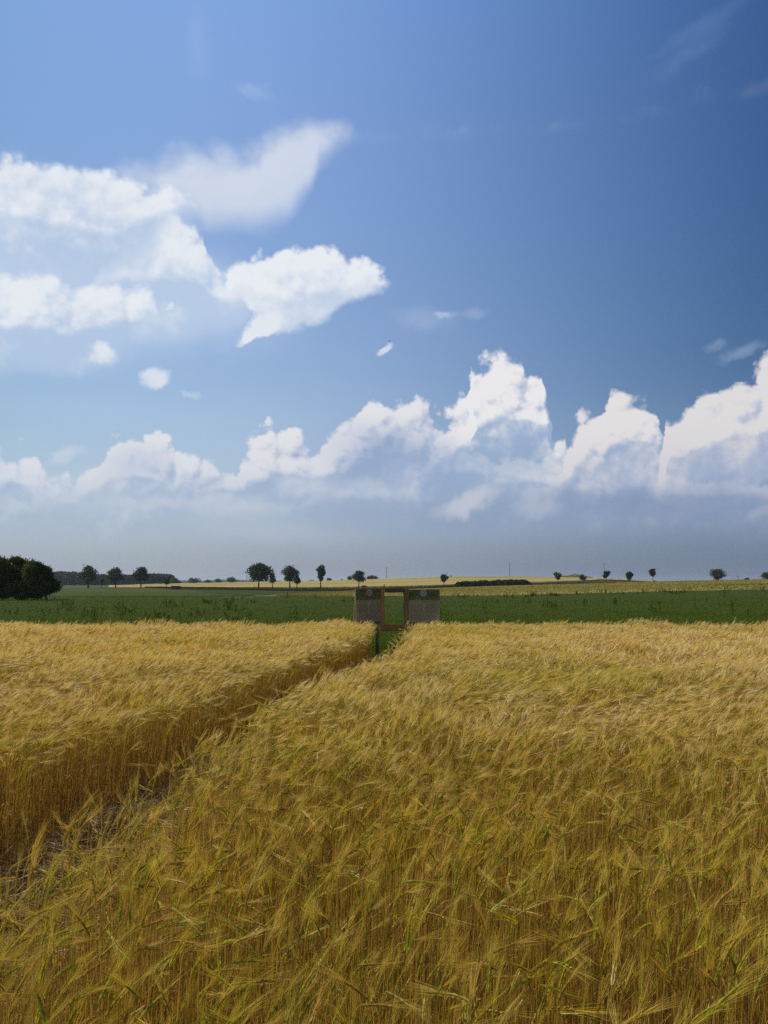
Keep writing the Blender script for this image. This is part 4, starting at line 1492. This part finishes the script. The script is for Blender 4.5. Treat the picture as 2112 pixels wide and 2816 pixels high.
# white railing of the culvert
Yc = 372.0
f = at(664.5, 1620.5, Yc)
m = Yc / FPX / UK
root = empty("culvert_railing", f)
tag(root, "small white railing on the verge between trailer and largest tree", "railing")
g = Geo()
for x in (-0.72, 0.72):
    g = Geo()
    g.box(x - 0.24, -0.18, -0.3, x + 0.24, 0.18, 0.62)
    g.obj("post", m_white, root, tint=False)
g = Geo()
g.tube([(-1.0, 0, 0.80), (1.0, 0, 0.80)], [0.07, 0.07], 8)
g.tube([(-0.72, 0, 0.6), (-0.72, 0, 0.8)], [0.05, 0.05], 6)
g.tube([(0.72, 0, 0.6), (0.72, 0, 0.8)], [0.05, 0.05], 6)
g.obj("rail", m_steel, root, tint=False)


def marker(px, row, Y, lab, mat, h=1.0, w=0.06):
    p = at(px, row, Y)
    root = empty("marker_post", p)
    tag(root, lab, "marker post", "marker posts along the road")
    g = Geo()
    g.box(-w, -w * 0.6, -0.4, w, w * 0.6, h)
    g.obj("post", mat, root, tint=False)
    g = Geo()
    g.box(-w * 1.05, -w * 0.7, h * 0.72, w * 1.05, w * 0.7, h * 0.9)
    g.obj("band", m_black if mat is m_white else m_iron, root, tint=False)


for k, (px, lab) in enumerate(((279, "white marker post below the little green tree left of the middle dome-crowned tree"), (302, "white marker post just left of the middle dome-crowned trunk"),
                               (341, "white marker post just right of the middle dome-crowned trunk"), (352.5, "second white marker post right of the middle dome-crowned trunk"),
                               (366, "white marker post midway before the tree with layered skirts"), (377.5, "white marker post just left of the trunk with layered skirts"))):
    marker(px, 1617.0, 395, lab, m_white, 0.9, 0.07)
marker(699, 1616, 397, "dark stubby marker post left of the largest tree's trunk", m_black, 0.75, 0.16)
marker(1028.5, 1613.5, 392, "dark marker post seen over the top of the board's left panel", m_black, 0.7, 0.07)
marker(1740.3, 1603.5, 372, "small white marker post on the grassy bank right of the two-lobed tree", m_white, 0.5, 0.16)

# ------------------------------------------------------------------ the information board with its view frame
m_wood = noise_mat("frame_wood", [(0.14, 0.080, 0.026), (0.28, 0.165, 0.055), (0.42, 0.26, 0.095)], 7.0, 8.0, 0.75, stretch=(1.0, 1.0, 0.12), bump=0.3)
m_woodx = noise_mat("rail_wood", [(0.13, 0.074, 0.025), (0.26, 0.155, 0.052), (0.38, 0.235, 0.088)], 7.0, 8.0, 0.75, stretch=(0.12, 1.0, 1.0), bump=0.3)
m_greywood = noise_mat("grey_wood", [(0.085, 0.065, 0.048), (0.15, 0.115, 0.086), (0.22, 0.175, 0.135)], 8.0, 8.0, 0.85, stretch=(1, 1, 0.1), bump=0.4)
m_greywoodx = noise_mat("grey_rail_wood", [(0.050, 0.040, 0.034), (0.085, 0.068, 0.056), (0.13, 0.10, 0.085)], 8.0, 8.0, 0.85, stretch=(0.1, 1, 1), bump=0.4)
m_bark_pale = noise_mat("peeled_branch", [(0.20, 0.14, 0.085), (0.36, 0.27, 0.17), (0.50, 0.40, 0.27)], 5.0, 6.0, 0.7, stretch=(1, 1, 0.15))
m_paper = noise_mat("printed_board", [(0.22, 0.195, 0.108), (0.27, 0.24, 0.14), (0.33, 0.295, 0.178)], 2.2, 5.0, 0.55, spec=0.25)
m_pict = noise_mat("meadow_picture", [(0.034, 0.050, 0.012), (0.065, 0.085, 0.020), (0.15, 0.17, 0.055)], 9.0, 9.0, 0.5, spec=0.25)
m_strip = noise_mat("grass_picture", [(0.035, 0.075, 0.020), (0.07, 0.12, 0.035)], 20.0, 6.0, 0.5, spec=0.25)
m_ink = plain_mat("grey_ink", (0.16, 0.15, 0.10), 0.6)
m_emblem = plain_mat("emblem_white", (0.30, 0.275, 0.235), 0.5)
m_ink2 = plain_mat("emblem_ink", (0.18, 0.17, 0.18), 0.5)
m_red = plain_mat("red_print", (0.42, 0.05, 0.04), 0.5)
m_stalk = plain_mat("stalk_print", (0.22, 0.22, 0.085), 0.5)

YS = 23.05
m = YS / FPX / UK
f0 = at(1085, 1807, YS)
board = empty("information_board", (f0.x, YS, 0.0))
tag(board, "wooden view frame between two printed panels on posts at the end of the trampled gap", "information board")


def sx(px): return (px - 1085) * m
def sz(py): return at(1085, py, YS).z


def plank(name, mat, x0, z0, x1, z1, y0, y1, wav=(0, 0, 0, 0), along='z', seed=0, n=14):
    """a sawn board; wav = how far the left/right (or bottom/top) edges wander"""
    rr = np.random.default_rng(seed)
    A = np.cumsum(rr.normal(0, 1, n + 1)); A = (A - np.linspace(A[0], A[-1], n + 1)) / max(1e-6, np.abs(A).max())
    B = np.cumsum(rr.normal(0, 1, n + 1)); B = (B - np.linspace(B[0], B[-1], n + 1)) / max(1e-6, np.abs(B).max())
    g = Geo()
    v, q = [], []
    for i in range(n + 1):
        t = i / n
        if along == 'z':
            z = z0 + (z1 - z0) * t
            a, b = x0 + A[i] * wav[0], x1 + B[i] * wav[1]
            ring = [(a, y0, z), (b, y0, z), (b, y1, z), (a, y1, z)]
        else:
            x = x0 + (x1 - x0) * t
            a, b = z0 + A[i] * wav[0], z1 + B[i] * wav[1]
            ring = [(x, y0, a), (x, y0, b), (x, y1, b), (x, y1, a)]
        v += ring
        if i:
            o = (i - 1) * 4
            for s in range(4):
                q.append((o + s, o + (s + 1) % 4, o + 4 + (s + 1) % 4, o + 4 + s))
    q += [(0, 3, 2, 1), (n * 4, n * 4 + 1, n * 4 + 2, n * 4 + 3)]
    g.add(v, q)
    return g.obj(name, mat, board, tint=False)


# posts in the ground
for k, (a, b, zt) in enumerate(((1033.2, 1042.0, sz(1713.5)), (1121.5, 1130.0, sz(1714.5)))):
    plank("post", m_greywood, sx(a), -0.4, sx(b), zt, 0.035, 0.125, (0.004, 0.004), 'z', 5 + k)
g = Geo()
g.box(sx(1042.3), 0.05, sz(1754), sx(1044.3), 0.09, sz(1749))
g.obj("bracket", m_iron, board, tint=False)
# the frame
zt, zb = sz(1616.5), sz(1733)
plank("stile", m_wood, sx(1047.6), sz(1732.5), sx(1057.8), zt, -0.045, 0.03, (0.003, 0.012), 'z', 11)
plank("stile", m_wood, sx(1114.2), sz(1730.5), sx(1123.6), sz(1618.5), -0.045, 0.03, (0.004, 0.004), 'z', 12)
o = plank("inner_board", m_greywood, sx(1109.6), sz(1730), sx(1114.0), sz(1619.5), -0.030, 0.022, (0.028, 0.0), 'z', 21)
o["label"] = "greyish live-edge board on the inside of the right stile"
o = plank("top_rail", m_greywoodx, sx(1058.3), sz(1628.8), sx(1113.8), sz(1618.3), -0.040, 0.026, (0.009, 0.004), 'x', 14)
plank("bottom_rail", m_woodx, sx(1058.2), sz(1732.5), sx(1109.3), sz(1716.5), -0.040, 0.026, (0.004, 0.003), 'x', 15)
plank("base_rail", m_woodx, sx(1040.5), sz(1735.3), sx(1124.0), sz(1732.9), -0.043, 0.028, (0.003, 0.0), 'x', 16)
g = Geo()
g.tube([(sx(1055.5), -0.01, zt - 0.02), (sx(1056.2), -0.01, zt + 0.05), (sx(1058.0), 0.0, zt + 0.105)], [0.022, 0.018, 0.008], 7)
g.obj("peg", m_greywood, board, tint=False)


def panel(x_in, x_out, z_top, z_bot, ang, seed, hole_x):
    """a printed panel hinged at x_in; its outer edge swings towards the viewer by ang"""
    W = abs(x_out - x_in) / math.cos(ang)
    s = 1 if x_out > x_in else -1
    Hh = z_top - z_bot
    root = bpy.data.objects.new("panel", None)
    COL.objects.link(root)
    root.parent = board
    root.location = (x_in, -0.02, z_bot)
    root.rotation_euler = (0, 0, -ang * s)
    root.empty_display_size = 0.1
    # local x runs 0..W outwards (mirrored for the left panel), y towards the viewer is negative
    def X(u): return s * u * W

    def slab(name, mat, u0, u1, v0, v1, y0, y1, par):
        g = Geo()
        a, b = sorted((X(u0), X(u1)))
        g.box(a, y0, Hh * v0, b, y1, Hh * v1)
        return g.obj(name, mat, par, tint=False)
    slab("backing", m_paper, 0.0, 1.0, 0.0, 1.0, -0.012, 0.0, root)
    slab("header_picture", m_pict, 0.004, 0.996, 0.69, 0.996, -0.0155, -0.0125, root)
    slab("grass_strip", m_strip, 0.006, 0.80, 0.004, 0.055, -0.0150, -0.0125, root)
    rr = np.random.default_rng(seed)
    g = Geo()
    for k in range(46):                      # printed stalks along the foot of the picture
        u = rr.uniform(0.03, 0.97)
        hgt = rr.uniform(0.04, 0.12)
        x = X(u)
        g.box(x - 0.004, -0.0185, Hh * 0.695, x + 0.004, -0.0158, Hh * (0.695 + hgt))
    g.obj("stalk_pattern", m_stalk, root, tint=False)
    # emblem
    g = Geo()
    cxu, cz = X(0.48), Hh * 0.895
    R = 0.098
    g.tube([(cxu, -0.0158, cz), (cxu, -0.0185, cz)], [R, R], 28)
    em = g.obj("emblem", m_emblem, root, tint=False)
    g = Geo()
    for k, (zz, ww) in enumerate(((0.040, 0.07), (0.014, 0.11), (-0.020, 0.125), (-0.034, 0.10))):
        x = cxu - ww * 0.5
        while x < cxu + ww * 0.5:
            l = rr.uniform(0.008, 0.02)
            g.box(x, -0.0205, cz + zz - 0.005, x + l, -0.0188, cz + zz + 0.005)
            x += l + 0.006
    g.obj("emblem_lettering", m_ink2, em, tint=False)
    # text: heading lines, two columns, closing lines (too small to read in the photograph)
    g = Geo()

    def words(u0, u1, v, hgt, gap=0.010):
        a, b = sorted((X(u0), X(u1)))
        x = a
        while x < b - 0.01:
            l = min(rr.uniform(0.015, 0.065), b - x)
            g.box(x, -0.0150, Hh * v - hgt / 2, x + l, -0.0125, Hh * v + hgt / 2)
            x += l + gap
    lo, hi = (0.05, 0.95)
    words(0.2, 0.85, 0.655, 0.012)
    words(0.12, 0.9, 0.625, 0.009)
    v = 0.575
    while v > 0.33:
        words(0.06, 0.46, v, 0.0065)
        words(0.54, 0.94, v + rr.uniform(-0.002, 0.002), 0.0065)
        v -= 0.020
    v = 0.285
    while v > 0.13:
        words(0.08, rr.uniform(0.75, 0.94), v, 0.008)
        v -= 0.030
    g.obj("lettering", m_ink, root, tint=False)
    g = Geo()
    x = X(0.37)
    g.tube([(x, -0.0127, Hh * 0.092), (x, -0.0150, Hh * 0.092)], [0.018, 0.018], 12)
    g.obj("red_flower", m_red, root, tint=False)
    # rear battens
    for v0 in (0.12, 0.80):
        slab("batten", m_woodx, 0.0, 0.97, v0, v0 + 0.06, 0.002, 0.03, root)
    return root, W


panel(sx(1047.3), sx(980.5), sz(1619.5), sz(1714.0), math.radians(36), 3, 0)
pr, PWd = panel(sx(1123.9), sx(1208.5), sz(1621.0), sz(1715.5), math.radians(5), 4, 0)
# the peeled branch along the left panel's outer edge
W = (sx(1047.3) - sx(980.5))
yl = -0.02 - W * math.tan(math.radians(36))
g = Geo()
g.tube([(sx(974.0), yl - 0.02, sz(1722)), (sx(976.6), yl - 0.02, sz(1690)), (sx(978.0), yl - 0.02, sz(1660)), (sx(979.4), yl - 0.02, sz(1630)), (sx(980.0), yl - 0.02, sz(1618.0))],
       [0.024, 0.020, 0.017, 0.014, 0.013], 8)
g.obj("edge_branch", m_bark_pale, board, tint=False)
# narrow lath closing the top of the right panel
g = Geo()
x0, x1 = sx(1128), sx(1208)
g.tube([(x0, 0.0, sz(1621.8)), ((x0 + x1) / 2, -0.03, sz(1620.6)), (x1, -0.06, sz(1619.6))], [0.010, 0.011, 0.009], 6)
g.obj("top_lath", m_bark_pale, board, tint=False)

# a bird far up
root = empty("bird", at(1071, 938, 90))
tag(root, "tiny dark bird in flight above the middle of the sky", "bird")
g = Geo()
g.tube([(-0.09, 0, 0), (-0.03, 0, 0.012), (0.05, 0, 0.008), (0.10, 0, 0.016), (0.13, 0, 0.012)], [0.006, 0.022, 0.024, 0.016, 0.003], 8)
for s in (-1, 1):
    g.add([(0.05, 0, 0.02), (-0.02, 0, 0.02), (-0.04, s * 0.10, 0.065), (0.04, s * 0.10, 0.065), (-0.05, s * 0.20, 0.05), (-0.02, s * 0.21, 0.05)], [(0, 1, 2, 3), (3, 2, 4, 5)])
g.obj("body", m_black, root, tint=False)

# ------------------------------------------------------------------ the air: pale summer haze over the whole land
hm, ht = new_mat("haze_air")
pv_ = ht.nodes.new('ShaderNodeVolumePrincipled')
pv_.inputs['Color'].default_value = (0.72, 0.86, 1.0, 1.0)
pv_.inputs['Density'].default_value = 0.00008
pv_.inputs['Anisotropy'].default_value = 0.25
_ho = ht.nodes.new('ShaderNodeOutputMaterial')
ht.links.new(pv_.outputs[0], _ho.inputs['Volume'])
g = Geo()
_zlo = float(_Z.min()) - 1.0
g.box(-9500, -400, _zlo, 9500, 6200, 34.0)
haze = g.obj("haze", hm, tint=False)
tag(haze, kind="stuff")
haze.visible_shadow = True
